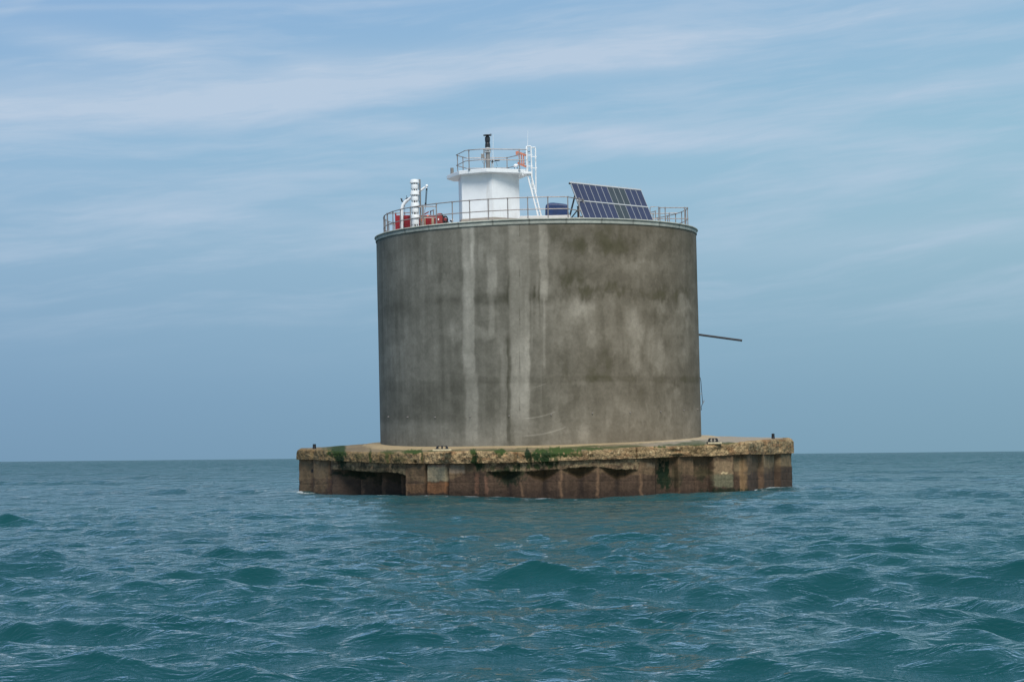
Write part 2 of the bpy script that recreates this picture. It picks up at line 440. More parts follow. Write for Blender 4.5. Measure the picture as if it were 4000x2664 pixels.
# ------------------------------------------------------------------ concrete platform (caisson)
ST = np.array([  # px x, depth, top y, cap bottom y
    (1160, 82.0, 1757, 1795), (1168, 81.8, 1754, 1795), (1215, 80.6, 1755, 1794), (1262, 79.3, 1756, 1799), (1290, 78.5, 1759, 1799), (1350, 77.4, 1764, 1801),
    (1490, 75.0, 1766, 1808), (1600, 73.6, 1767, 1810), (1740, 72.0, 1762, 1811), (1900, 70.9, 1761, 1808), (2050, 70.2, 1765, 1806),
    (2200, 69.9, 1767, 1799), (2330, 69.8, 1756, 1794), (2500, 70.1, 1745, 1790), (2650, 70.8, 1741, 1783), (2790, 71.5, 1735, 1781),
    (2920, 72.4, 1726, 1773), (2990, 75.2, 1718, 1775), (3050, 78.0, 1714, 1772), (3085, 79.6, 1713, 1770), (3098, 80.3, 1719, 1769)], float)
def path():
    px = np.concatenate([np.arange(1160, 3098, 1.5), [3098.0]])
    Yd = np.interp(px, ST[:, 0], ST[:, 1]); yt = np.interp(px, ST[:, 0], ST[:, 2]); yb = np.interp(px, ST[:, 0], ST[:, 3])
    pts = []; zc = []
    for a, d, t, b in zip(px, Yd, yt, yb):
        p = W(a, t, d); q = W(a, b, d)
        pts.append((p.x, p.y, p.z)); zc.append(q.z)
    pts = np.array(pts); zc = np.array(zc)
    # the hidden back of the platform
    bk = np.array([(14.7, 84.0, 2.62), (14.6, 87.0, 2.60), (11.2, 94.5, 2.79), (3, 97.5, 2.8), (-6.2, 95.5, 2.62), (-11.6, 90.0, 2.36), (-11.3, 84.0, 2.33)])
    allb = np.vstack([pts[-1], bk, pts[0]])
    seg = np.linspace(0, len(allb)-1, 220)[1:-1]
    b3 = np.stack([np.interp(seg, np.arange(len(allb)), allb[:, i]) for i in range(3)], -1)
    zb = np.interp(seg, [0, len(allb)-1], [zc[-1], zc[0]])
    P3 = np.vstack([pts, b3]); ZC = np.concatenate([zc, zb])
    front = np.concatenate([np.ones(len(pts)), np.zeros(len(b3))])
    return P3, ZC, front, px
PT, ZCAP, FRONT, PXF = path()
NU = len(PT)
PXA = np.concatenate([PXF, np.zeros(NU-len(PXF))])
# outward normals, smoothed
nx = np.roll(PT, -6, 0)-np.roll(PT, 6, 0)
NRM = np.stack([nx[:, 1], -nx[:, 0]], -1); NRM /= np.linalg.norm(NRM, axis=1)[:, None]
ker = np.ones(31)/31
for i in range(2):
    v = np.concatenate([NRM[-15:, i], NRM[:, i], NRM[:15, i]]); NRM[:, i] = np.convolve(v, ker, 'valid')
NRM /= np.linalg.norm(NRM, axis=1)[:, None]

WALL = np.array([(1160, 0), (1205, .18), (1213, .34), (1217, 0), (1268, .10), (1275, .30), (1279, .15), (1346, 1.15), (1351, .75), (1416, 1.45), (1421, .95),
    (1490, 1.6), (1496, 1.0), (1568, 1.7), (1577, .02), (1646, .06), (1653, .34), (1661, .02), (1728, .04), (1737, .26), (1744, .05), (1815, .22), (1850, .16),
    (1890, .05), (1962, .62), (2035, .05), (2112, .66), (2188, .05), (2262, .66), (2337, .05), (2418, .60), (2500, .06), (2540, .12), (2570, .22), (2578, .36),
    (2648, .34), (2655, .05), (2716, .10), (2726, .36), (2784, .34), (2792, -.02), (2868, -.02), (2874, .24), (2917, .20), (2925, 0), (2932, .0),
    (2984, .22), (2990, .02), (3042, .16), (3049, .34), (3056, 0), (3098, 0)], float)
LEDGE = np.array([(1278, 1796), (1281, 1835), (1350, 1838), (1420, 1845), (1495, 1846), (1540, 1849), (1573, 1861), (1577, 1812), (1886, 1812),
    (1892, 1844), (1960, 1843), (2035, 1843), (2140, 1836), (2190, 1832), (2260, 1826), (2335, 1823), (2420, 1835), (2495, 1836), (2505, 1800)], float)
MOSS = [  # cx, cy, rx, ry, strength, dark(0..1)
    (1322, 1762, 30, 26, 1, .55), (1326, 1800, 17, 34, 1.1, .9), (1335, 1838, 26, 16, .8, 1), (1285, 1752, 26, 10, .7, .4), (1620, 1765, 36, 8, 1, .25),
    (1520, 1768, 26, 7, .8, .4), (1512, 1784, 7, 16, .8, .6), (1446, 1784, 4, 26, .9, .7), (1648, 1780, 5, 22, 1, .7), (1400, 1783, 14, 12, .5, .6),
    (1560, 1795, 20, 14, .4, .6), (1848, 1766, 12, 14, 1, .35), (1854, 1796, 13, 18, 1.1, .75), (1858, 1818, 12, 16, 1.1, .75),
    (1955, 1762, 26, 9, 1, .25), (1948, 1775, 6, 8, .7, .4), (2060, 1778, 10, 20, 1.1, .85), (2098, 1785, 14, 20, 1.1, .7), (2128, 1788, 22, 30, 1.15, .75),
    (2195, 1760, 78, 12, 1.25, .1), (2120, 1762, 40, 10, 1.2, .25), (2145, 1815, 14, 14, .9, .8), (2060, 1822, 8, 10, .9, .7), (2095, 1822, 10, 10, .9, .7),
    (2010, 1822, 16, 16, .9, .8), (1972, 1828, 9, 8, .8, .8), (1918, 1828, 10, 8, .7, .8), (2300, 1752, 60, 6, .9, .2), (2580, 1745, 20, 5, .9, .3),
    (2700, 1736, 55, 5, .8, .4), (2830, 1731, 40, 4, .7, .4), (2601, 1850, 12, 44, 1.15, 1), (2622, 1852, 10, 46, 1.0, .95), (2615, 1875, 26, 22, .9, .95), (2650, 1858, 14, 34, .45, .9), (2760, 1850, 24, 22, .5, .9),
    (2600, 1790, 22, 8, .5, .6), (2850, 1918, 60, 10, .8, 1), (1975, 1868, 40, 24, .8, 1), (1450, 1850, 90, 22, .5, 1), (2390, 1752, 20, 5, .5, .3), (2150, 1776, 60, 12, 1.1, .5), (2070, 1800, 6, 26, .8, .8), (2172, 1800, 8, 24, .8, .7), (1985, 1850, 60, 16, .8, .9),
    (1880, 1810, 8, 20, .6, .7), (2240, 1776, 30, 8, .8, .4), (1340, 1850, 40, 14, .9, 1), (1400, 1855, 14, 40, .6, 1), (1470, 1860, 14, 40, .6, 1), (1545, 1870, 14, 36, .6, 1)]
def srgb(a): return np.array(lin(*a)[:3])
C_CAP = srgb((146, 124, 91)); C_CAP2 = srgb((112, 92, 62)); C_WALLU = srgb((98, 80, 60)); C_WALLD = srgb((66, 51, 41)); C_WET = srgb((50, 39, 33))
C_MOSS = srgb((55, 74, 28)); C_MOSSD = srgb((12, 30, 14)); C_APR = srgb((126, 111, 87)); C_GREY = srgb((146, 138, 126)); C_NICHE = srgb((58, 44, 18))
def moss_mask(x, y):
    tot = np.zeros_like(x); dk = np.zeros_like(x)
    nz = fbm(x/6.0, y/11.0, 4, 77)-0.5; nb = fbm(x/22.0, y/24.0, 3, 78)-0.5
    for cx, cy, rx, ry, st, d in MOSS:
        e = 1.26-np.sqrt(((x-cx)/(rx*(1+.25*d)))**2+((y-cy)/(ry*(1+.2*d)))**2)+nz*1.5+nb*0.9
        mk = sst(e, -0.05, 0.6)*min(st, 1.0)
        dk = np.where(mk > tot, d, dk); tot = np.maximum(tot, mk)
    return tot, dk
def blend(c, col, m): return c*(1-m[:, None])+np.asarray(col)*m[:, None]

def build_platform():
    root = thing('concrete_platform', 'low weathered concrete platform with algae and corrugated sides standing in the sea under the tower', 'platform', (1.4, 82, 0), frame=Matrix.Identity(4))
    rng = np.random.RandomState(3)
    s_len = np.concatenate([[0], np.cumsum(np.linalg.norm(np.diff(PT[:, :2], axis=0), axis=1))])
    # ---- cap: rounded top edge, broken block joints, ragged face
    nv = 46
    t = np.linspace(0, 1, nv)
    U, Tt = np.meshgrid(np.arange(NU), t, indexing='ij')
    top = PT[:, 2][U]; bot = ZCAP[U]
    hgt = top-bot
    z = top - hgt*np.clip((Tt-0.22)/0.70, 0, 1)
    S = s_len[U]
    rag = (fbm(S*2.2, z*2.2, 4, 5)-.5)*0.16+(fbm(S*7, z*7, 3, 8)-.5)*0.09
    inset = rag.copy()
    # top lip: first fifth of the profile runs inwards over the top
    lip = np.clip((0.22-Tt)/0.22, 0, 1)
    rad = 0.12+0.05*(fbm(S*1.3, S*0, 3, 4)-.5)
    f = np.clip((z-(top-rad))/rad, 0, 1)
    inset += rad*(1-np.sqrt(np.clip(1-f**2, 0, 1)))
    inset = inset*(1-lip)+lip*(rad+lip*0.42)
    z = z + lip*0.0
    # joints
    for jx, jw, jd in [(1218, 4, .12), (1278, 6, .10), (1447, 4, .16), (1478, 3, .10), (1517, 5, .14), (1649, 5, .18), (1850, 7, .16), (2012, 5, .14), (2066, 6, .08), (2487, 2.5, .12), (2990, 5, .10), (3048, 5, .08)]:
        inset += 1.35*jd*np.exp(-((PXA[U]-jx)/jw)**2)*(1-lip*.6)
    for hx, hy, hr, hd in [(1620, 1804, 5, .3), (2645, 1780, 22, .22), (1728, 1808, 20, .12), (2640, 1763, 30, .07)]:
        yy = np.interp(PXA[U], ST[:, 0], ST[:, 2])+ (1-np.clip((z-bot)/hgt, 0, 1))*(np.interp(PXA[U], ST[:, 0], ST[:, 3])-np.interp(PXA[U], ST[:, 0], ST[:, 2]))
        inset += hd*np.exp(-((PXA[U]-hx)/hr)**2-((yy-hy)/5)**2)
    # undercut at the bottom row
    inset = np.where(Tt > 0.94, inset+0.10*(Tt-0.94)/0.06, inset)
    Xc = PT[:, 0][U]-NRM[:, 0][U]*inset; Yc = PT[:, 1][U]-NRM[:, 1][U]*inset
    V = np.stack([Xc, Yc, z-0.0+ (fbm(S*3, Tt*5, 3, 9)-.5)*0.03], -1).reshape(-1, 3)
    px, py = to_px(V)
    n1 = fbm(px/26, py/18, 4, 21); n2 = fbm(px/8, py/8, 3, 22)
    col = C_CAP*(0.62+0.62*n1)[:, None]
    col = blend(col, C_CAP2*0.8, sst(fbm(px/60, py/30, 3, 24), .45, .7)*.8)
    col = blend(col, srgb((188, 168, 130)), sst(n2, .62, .85)*.6)
    rust = sst(fbm(px/34, py/14, 4, 28), .52, .72)*.5
    col = blend(col, srgb((120, 84, 54)), rust)
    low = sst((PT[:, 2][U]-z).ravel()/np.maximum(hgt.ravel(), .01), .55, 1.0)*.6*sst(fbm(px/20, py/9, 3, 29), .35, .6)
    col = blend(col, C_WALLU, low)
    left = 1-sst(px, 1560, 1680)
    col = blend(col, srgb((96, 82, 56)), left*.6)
    mk, dk = moss_mask(px, py)
    mc = C_MOSS[None, :]*(1-dk[:, None])+C_MOSSD*dk[:, None]
    col = col*(1-mk[:, None])+mc*mk[:, None]
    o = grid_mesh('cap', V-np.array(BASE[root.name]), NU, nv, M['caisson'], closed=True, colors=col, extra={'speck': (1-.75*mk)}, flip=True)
    o.parent = root
    # ---- wall
    nv = 110
    t = np.linspace(0, 1, nv)
    U, Tt = np.meshgrid(np.arange(NU), t, indexing='ij')
    z = (ZCAP[U]+0.01)*(1-Tt)+(-1.6)*Tt
    PX = PXA[U]; fr = FRONT[U] > 0.5
    dist = PT[:, 1][U]
    # nominal picture row of each wall point, for laying the features out
    Vn = np.stack([PT[:, 0][U], PT[:, 1][U], z], -1).reshape(-1, 3)
    qx, qy = to_px(Vn); qy = qy.reshape(U.shape)
    corr = np.interp(PX, WALL[:, 0], WALL[:, 1])
    led = np.interp(PX, LEDGE[:, 0], LEDGE[:, 1], left=1700, right=1700)+(fbm(PX/12, PX*0, 3, 2)-.5)*6
    below = sst(qy, led-1.5, led+2.5)
    flush = 0.09
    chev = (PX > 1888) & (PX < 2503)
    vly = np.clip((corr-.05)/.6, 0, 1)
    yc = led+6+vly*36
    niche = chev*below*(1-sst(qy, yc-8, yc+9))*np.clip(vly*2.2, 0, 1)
    full = np.where(chev, 0.07+corr*0.5+niche*0.08, corr)
    off = np.where(fr, flush*(1-below)+full*below, 0.15+0.15*np.sin(S[:, :1]*2.4))
    Sx = s_len[U]
    off = off+0.10+(fbm(Sx*2, z*2, 4, 15)-.5)*0.07+(fbm(Sx*8, z*8, 2, 16)-.5)*0.025
    for sy, sd in [(1884, .013), (1856, .008)]: off += sd*np.exp(-((qy-sy-(PX-2000)*-.01)/2.5)**2)
    V = np.stack([PT[:, 0][U]-NRM[:, 0][U]*off, PT[:, 1][U]-NRM[:, 1][U]*off, z], -1).reshape(-1, 3)
    px = qx; py = qy.ravel(); ch = chev.ravel()
    n1 = fbm(px/40, py/22, 4, 41); n2 = fbm(px/10, py/26, 4, 42)
    # tide marks: pale above, brown, then wet dark near the water
    tide = np.interp(px, [1160, 1580, 1740, 1800, 1900, 2500, 2780, 2925, 3098], [1868, 1882, 1880, 1850, 1840, 1850, 1862, 1855, 1826])
    dn = sst(py, tide-8+(n1-.5)*30, tide+8+(n1-.5)*30)
    col = C_WALLU*(0.66+0.6*n1)[:, None]
    col = blend(col, C_WALLD*1.0, dn*.85)
    col = col*(0.75+0.5*n2)[:, None]
    wet = sst(py, 1896, 1935)
    col = blend(col, C_WET*.8, wet*.7)
    # patches of render and weathering, then painted light and shade on the ribs
    def patch(x0, x1, y0, y1, c, a, s=4):
        nonlocal col
        mk = box_mask(px+(n1-.5)*16, py+(n2-.5)*14, x0, x1, y0, y1, s, s)*a
        col = blend(col, srgb(c), mk)
    patch(1660, 1735, 1822, 1880, (150, 138, 112), .75, 5)
    patch(1665, 1735, 1813, 1822, (120, 100, 84), .6, 2)
    patch(1745, 1800, 1815, 1848, (132, 118, 102), .6, 4)
    patch(1660, 1732, 1882, 1925, (128, 88, 58), .7, 3)
    patch(1578, 1650, 1890, 1925, (112, 84, 58), .5, 4)
    patch(1842, 1862, 1850, 1930, (110, 78, 60), .6, 3)
    patch(1885, 1898, 1860, 1930, (112, 82, 66), .6, 3)
    patch(2794, 2868, 1800, 1850, (140, 118, 90), .65, 4)
    patch(2826, 2852, 1843, 1850, (205, 182, 140), .8, 2)
    patch(2794, 2868, 1853, 1902, (104, 102, 80), .75, 5)
    patch(2876, 2920, 1790, 1840, (132, 116, 88), .5, 4)
    patch(2908, 2926, 1790, 1925, (140, 112, 78), .55, 3)
    patch(2990, 3046, 1780, 1826, (134, 114, 84), .6, 3)
    patch(3056, 3098, 1776, 1820, (134, 114, 84), .6, 3)
    patch(2535, 2575, 1808, 1824, (128, 110, 88), .7, 3)
    patch(2600, 2660, 1786, 1815, (92, 74, 52), .5, 5)
    patch(1225, 1240, 1801, 1812, (140, 118, 92), .6, 3)
    patch(1220, 1255, 1815, 1868, (116, 100, 78), .6, 5)
    patch(1200, 1208, 1833, 1846, (20, 24, 30), .9, 1.5)
    for xx, ww in [(1351, 7), (1421, 8), (1496, 7)]: patch(xx, xx+ww, 1852, 1930, (135, 104, 82), .8, 4)  # painted light on the rib edges inside the shaded recess
    patch(1165, 1196, 1800, 1925, (104, 88, 66), .5, 6); patch(1218, 1262, 1805, 1925, (112, 92, 68), .5, 6); patch(1280, 1300, 1845, 1925, (96, 76, 60), .5, 6)  # lighter colour stands in for the lit faces of the left-end ribs
    for xx in (1208, 1270): patch(xx, xx+7, 1798, 1925, (52, 42, 40), .75, 3)  # dark lines paint the shaded side of each left-end rib
    for xx, ww in [(1576, 6), (2035-8, 10), (2188-6, 12), (2337-6, 12), (2505, 10), (2655, 5), (2722, 6), (2984, 5), (3046, 5)]: patch(xx, xx+ww, 1830, 1940, (118, 92, 70), .6, 5)  # paler colour imitates light catching the rib edges
    for xx, ww in [(1650, 7), (1736, 8), (1966, 20), (2110, 22), (2258, 22), (2410, 20), (2575, 8), (2785, 6), (2872, 6), (3040, 8)]: patch(xx, xx+ww, 1815, 1940, (34, 27, 24), .65, 9)  # shade between the ribs, painted into the wall colour
    ledm = (1-below.ravel())*((ch) | ((px > 1279) & (px < 1577)))
    col = blend(col, srgb((134, 116, 88)), ledm*sst(fbm(px/18, py/12, 3, 51), .38, .62)*.8)
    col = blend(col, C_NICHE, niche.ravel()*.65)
    wd_ = fbm(px/7, py/60, 4, 47)
    col = col*(0.72+0.56*wd_)[:, None]
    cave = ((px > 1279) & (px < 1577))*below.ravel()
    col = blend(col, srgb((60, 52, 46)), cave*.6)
    mk, dk = moss_mask(px, py)
    mc = C_MOSS[None, :]*(1-dk[:, None])+C_MOSSD*dk[:, None]
    col = col*(1-mk[:, None])+mc*mk[:, None]
    spk = 0.30+0.5*ledm
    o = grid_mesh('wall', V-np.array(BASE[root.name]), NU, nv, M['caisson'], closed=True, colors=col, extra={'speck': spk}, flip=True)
    o.parent = root
    # ---- deck between the cap and the tower foot
    nv = 44
    t = np.linspace(0, 1, nv)
    inn = []
    for i in range(NU):
        l = TI @ Vector(PT[i]); a = math.atan2(l.y, l.x)
        q = T @ Vector((7.9*math.cos(a), 7.9*math.sin(a), 0.0)); inn.append(tuple(q))
    inn = np.array(inn)
    out = np.stack([PT[:, 0]-NRM[:, 0]*0.4, PT[:, 1]-NRM[:, 1]*0.4, PT[:, 2]-0.004], -1)
    U, Tt = np.meshgrid(np.arange(NU), t, indexing='ij')
    O3 = out[U]; I3 = inn[U]
    V = O3*(1-Tt[..., None])+I3*Tt[..., None]
    gap = np.linalg.norm(O3[..., :2]-I3[..., :2], axis=-1)
    din = gap*(1-Tt)            # distance from the inner circle (7.9 m)
    kerb = sst(-din, -1.25, -1.15)
    V[..., 2] += 0.045*kerb - 0.0*din + (fbm(V[..., 0]*1.5, V[..., 1]*1.5, 4, 61)-.5)*0.05*(1-kerb)*np.minimum(1, (Tt*8))
    V = V.reshape(-1, 3)
    px, py = to_px(V); kb = kerb.ravel()
    n1 = fbm(V[:, 0]*1.1, V[:, 1]*1.1, 4, 63)
    col = C_APR*(0.7+0.6*n1)[:, None]
    col = blend(col, C_GREY, sst(px, 2350, 2700)*.8)
    col = blend(col, srgb((176, 156, 120)), kb*.5)
    mk, dk = moss_mask(px, py)
    strip = (1-kb)*sst(n1, .35, .55)*box_mask(px, py, 1330, 2780, 0, 9000, 60, 1)*.75*(V[:, 1] < 76)
    dk = np.where(strip > mk, .35, dk); mk = np.maximum(mk, strip)
    lft = sst(-px, -1480, -1400)*sst(n1, .4, .6)*.5
    col = blend(col, srgb((78, 70, 56)), lft)
    mc = C_MOSS[None, :]*(1-dk[:, None])+C_MOSSD*dk[:, None]
    col = col*(1-mk[:, None])+mc*mk[:, None]
    o = grid_mesh('deck', V-np.array(BASE[root.name]), NU, nv, M['caisson'], closed=True, colors=col, extra={'speck': 0.25+0*mk}, flip=False)
    o.parent = root
build_sea()
S = None
_s = np.concatenate([[0], np.cumsum(np.linalg.norm(np.diff(PT[:, :2], axis=0), axis=1))])
S = _s[:, None]*np.ones((1, 110))
build_platform()

# ------------------------------------------------------------------ tower
def build_tower():
    root = thing('concrete_tower', 'wide round streaky grey concrete tower leaning slightly on the platform', 'tower', (0, 0, 0))
    nu, nv = 1100, 300
    th = np.linspace(0, 2*math.pi, nu, endpoint=False); hz = np.linspace(0, TH-0.04, nv)
    A, H = np.meshgrid(th, hz, indexing='ij')
    r = TR + 0.010*(fbm(A*14, H*.5, 3, 71)-.5)
    L = np.stack([r*np.sin(A), -r*np.cos(A), H], -1).reshape(-1, 3)
    R3 = np.array(T.to_3x3()); Wd = L @ R3.T+np.array(TC)
    px, py = to_px(Wd)
    x = (px-1400)*1.6336; y = (py-820)*1.6336         # stain layout coordinates
    back = L[:, 1] > 2.0
    a = A.ravel()*8.2; h = H.ravel()
    base = np.array([92, 90, 80.])*np.ones((len(x), 1))
    warm = sst(x, 500, 1900)[:, None]
    base = np.array([104, 102, 93.])*(1-warm)+np.array([106, 98, 84.])*warm
    tone = np.zeros(len(x))
    tone += (fbm(a*.55, h*.45, 5, 81)-.5)*26
    tone += (fbm(a*3.2, h*.16, 4, 82)-.5)*26*sst(-x, -1500, -900)
    tone += (fbm(a*3.2, h*.35, 4, 83)-.5)*14
    tone += (fbm(a*1.6, h*1.3, 4, 84)-.5)*16
    ST_ = 0.82
    wob = (fbm(y/90, x*0+3, 3, 85)-.5)*22; wob2 = (fbm(x/120, y/100, 3, 86)-.5)*60
    wb3 = (fbm(x/34, y/150, 4, 87)-.5)*70; wb4 = (fbm(x/26, y/90, 4, 88)-.5)*110
    def S_(x0, x1, y0, y1, s, amp, sy=40, drift=0, wb=1):
        nonlocal tone
        xx = x+wob*wb-drift*(y-y0)/max(1, (y1-y0))
        tone = tone+amp*(.95 if amp > 0 else .75)*box_mask(xx, y+wob2*.5, x0, x1, y0, y1, s, sy)
    def B_(cx, cy, rx, ry, amp):
        nonlocal tone
        e = np.sqrt(((x+wob2*.5+wb3-cx)/rx)**2+((y+wob2*.7+wb4-cy)/ry)**2)
        tone = tone+amp*(1.0 if amp > 0 else .72)*(1-sst(e, .3, 1.25))
    # pale runs of lime down the face
    S_(664, 740, 60, 1050, 7, 27); S_(684, 762, 1040, 1490, 9, 20, 60); S_(672, 700, 200, 1000, 6, 6)
    S_(822, 882, 280, 560, 8, 24, 30); S_(832, 868, 560, 800, 10, 17, 30, wb=.5)
    S_(962, 1092, 60, 1350, 9, 17); S_(975, 1090, 850, 1340, 6, 14, 50); S_(1062, 1092, 500, 1130, 4, 9); S_(1000, 1040, 60, 600, 8, 5)
    S_(1158, 1210, 60, 565, 6, 22, 15); S_(1178, 1192, 560, 1000, 4, 16, 30, wb=.5); S_(1130, 1150, 380, 760, 5, 12)
    S_(1100, 1112, 560, 880, 3, 12, 30, wb=.6); S_(905, 948, 850, 1480, 5, 15, 30)
    S_(720, 760, 60, 350, 8, 14); S_(440, 470, 60, 400, 8, 12); S_(590, 620, 60, 420, 10, 8); S_(872, 960, 60, 250, 14, 6); S_(770, 800, 200, 340, 5, 12)
    # dark runs and damp bands
    S_(947, 970, 830, 1490, 4, -24, 20); S_(745, 765, 60, 330, 5, -12); S_(948, 962, 430, 620, 3, -16)
    S_(1118, 1134, 480, 560, 4, -26, 15); S_(1150, 1162, 400, 570, 3, -16)
    S_(742, 960, 535, 600, 10, -22, 22); S_(1090, 1260, 530, 590, 12, -20, 22); S_(480, 670, 545, 600, 30, -14, 22); S_(130, 330, 590, 680, 60, -14, 30)
    B_(1380, 530, 190, 40, -22); B_(1480, 505, 120, 30, -16); B_(1640, 510, 130, 45, -22); B_(1960, 540, 240, 45, -18); B_(1350, 420, 140, 60, -20)
    B_(1300, 460, 80, 60, -12); B_(840, 810, 30, 20, -16); B_(560, 420, 40, 22, -12); B_(2120, 560, 60, 60, -14); B_(950, 900, 25, 80, -16)
    S_(1240, 2160, 60, 250, 120, -13, 60); B_(1650, 250, 130, 80, -14); B_(1230, 130, 60, 90, -10); B_(1480, 200, 220, 90, -8)
    S_(760, 2180, 1062, 1100, 30, -13, 10); S_(140, 900, 1085, 1110, 40, -8, 12)
    S_(120, 690, 1110, 1350, 50, -16, 30); S_(765, 950, 1100, 1340, 20, -14, 40); 0
    S_(1220, 1700, 850, 1080, 80, -11, 50); B_(1260, 1130, 120, 40, -8); B_(2000, 1125, 40, 30, -16); B_(1640, 1150, 60, 20, -8)
    # light patches
    for q in [(1450, 630, 90, 70, 22), (1500, 760, 60, 150, 12), (1760, 780, 62, 210, 24), (1770, 980, 60, 80, 15), (1890, 880, 60, 170, 20), (1910, 620, 80, 60, 22),
              (1400, 700, 120, 110, 9), (2070, 620, 60, 60, 22), (2100, 820, 28, 190, 16), (2030, 700, 40, 90, 12), (1950, 980, 60, 70, 12), (2080, 940, 40, 70, 10), (780, 780, 60, 60, 20), (615, 780, 60, 60, 16),
              (700, 300, 60, 60, 10), (560, 500, 90, 50, 10), (380, 400, 120, 70, 8), (1500, 300, 140, 50, 9), (1850, 360, 220, 60, 13), (1200, 640, 90, 60, 9),
              (640, 940, 50, 60, 10), (370, 300, 90, 30, 6), (250, 900, 90, 60, 6), (1560, 860, 200, 60, 6)]: B_(*q)
    S_(100, 2200, 1350, 1500, 60, 9, 50); S_(1450, 2180, 1240, 1520, 90, 9, 40); S_(960, 1100, 1340, 1440, 20, 5)
    tone += (sst(fbm(x/55, y/130, 5, 93), .47, .60)-.5)*9*sst(x, 900, 1300)+(sst(fbm(x/70, y/60, 5, 94), .48, .6)-.5)*6
    tone += -26*np.exp(-((x-1029)/1.7)**2)*box_mask(x, y, 0, 3000, 60, 1290, 1, 15)*(.4+.6*(vnoise(y/14, x*0, 5) > .4))
    # pale scrape arcs low on the wall
    def arc(x0, y0, x1, y1, sag, amp, wd=3.0):
        nonlocal tone
        t = np.clip((x-x0)/(x1-x0), 0, 1); yy = y0+(y1-y0)*t+sag*4*t*(1-t)
        tone = tone+amp*np.exp(-((y-yy)/wd)**2)*sst(x, x0-8, x0+60)*(1-sst(x, x1-40, x1+8))
    arc(1040, 1330, 1275, 1278, 14, 30); arc(1030, 1440, 1340, 1378, 18, 24, 4); arc(1095, 1138, 1215, 1098, 5, 26, 2.5)
    t = np.where(back, (fbm(a*.9, h*.3, 4, 90)-.5)*40, tone)
    rgb = base+t[:, None]*np.array([1.0, .975, .95])
    gr = sst(-tone, 8, 34)[:, None]*np.array([-1.5, .8, -5.0])*warm
    rgb = np.clip(rgb+gr, 30, 220)/255
    lc = np.where(rgb > .04045, ((rgb+.055)/1.055)**2.4, rgb/12.92)*WALL_K
    o = grid_mesh('wall', L, nu, nv, M['tower'], closed=True, colors=lc, extra={'speck': np.full(len(L), 1.0)})
    o.parent = root
    # coping: fascia band with a rounded roll on top, cast in segments
    prof = [(8.203, -.255), (8.232, -.255), (8.237, -.247), (8.24, -.095), (8.225, -.09), (8.225, -.085), (8.27, -.08), (8.295, -.055), (8.29, -.02), (8.26, 0), (7.98, 0.0), (7.96, -.02), (7.96, -.16)]
    nu2 = 720; nv2 = len(prof)
    th = np.linspace(0, 2*math.pi, nu2, endpoint=False)
    V = np.zeros((nu2, nv2, 3)); c = np.zeros((nu2, nv2, 3))
    seg = np.floor((np.degrees(th)+3)/12.0)
    rs = np.random.RandomState(5); tv = rs.uniform(.9, 1.08, 60)
    for j, (r, z) in enumerate(prof):
        V[:, j] = np.stack([r*np.sin(th), -r*np.cos(th), np.full(nu2, TH+z)], -1)
        cc = np.array(lin(154, 156, 146)[:3])*WALL_K
        n = fbm(th*60, np.full(nu2, j*.7), 3, 33)
        c[:, j] = cc*(tv[seg.astype(int) % 60]*(.8+.4*n))[:, None]
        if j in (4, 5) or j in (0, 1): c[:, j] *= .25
        joint = np.abs((np.degrees(th)+3) % 12.0) < .5
        c[joint, j] *= .5
    o = grid_mesh('coping', V.reshape(-1, 3), nu2, nv2, M['coping'], closed=True, colors=c.reshape(-1, 3), extra={'speck': np.full(nu2*nv2, 1.0)})
    o.parent = root
    mb = MB(); mb.lathe((0, 0, 0), [(7.965, TH-.30), (7.965, TH-.12)], 96)
    part('roof_deck', mb, M['slab'], root)
    for bx, by in [(195, 1319), (317, 1321), (491, 1322), (714, 1318), (962, 1313), (1230, 1306), (1492, 1297), (1732, 1292), (1927, 1287), (2074, 1278), (2162, 1271)]:
        X, Y = 1400+bx/1.6336, 820+by/1.6336
        d = -6.0
        for _ in range(12):
            q = P(X, Y, d); d = -math.sqrt(max(0.0, TR**2-min(q.x**2, TR**2)))
        q = P(X, Y, d); nrm = Vector((q.x, q.y, 0)).normalized()
        mb = MB(); mb.tube([q-nrm*.02, q+nrm*.03], .028, 8); mb.tube([q+nrm*.03, q+nrm*.08], .014, 8)
        part('bolt', mb, M['galv'], root)
    return root
WALL_K = 1.07
build_tower()
DZ = TH-0.12          # roof deck height

# ------------------------------------------------------------------ railings
def rail_thing(name, label, tops, mids, posts, z_top, z_mid, z_bot, r=.024, base=None, closed=False, mat='galv', group=None, clamp=True):
    base = base or (tops[0][0], tops[0][1], z_bot)
    t = thing(name, label, 'railing', base, group)
    mb = MB(); mb.tube([(x, y, z_top) for x, y in tops], r); part('top_rail', mb, M[mat], t, True)
    if mids:
        mb = MB(); mb.tube([(x, y, z_mid) for x, y in mids], r*.95); part('mid_rail', mb, M[mat], t, True)
    for (x, y) in posts:
        mb = MB(); mb.tube([(x, y, z_bot), (x, y, z_top)], r*1.05)
        if clamp:
            mb.tube([(x, y, z_top-.05), (x, y, z_top+.028)], r*1.55); mb.tube([(x, y, z_mid-.035), (x, y, z_mid+.035)], r*1.5)
            mb.lathe((x, y, z_bot), [(.06, 0), (.06, .02)], 10)
        part('post', mb, M[mat], t, True)
    return t
RR_ = 7.80
def circ(deg): a = math.radians(deg); return (RR_*math.sin(a), -RR_*math.cos(a))
ZT, ZM = TH+1.03, TH+.47
arc_l = [circ(a) for a in np.arange(-206, 12.1, 3)]
arc_l += [tuple(P(2278, 779, -6.4).xy)]
pl = [circ(10.3-6.92*k) for k in range(31)]
pr = tuple(P(2262, 772, -6.95).xy)
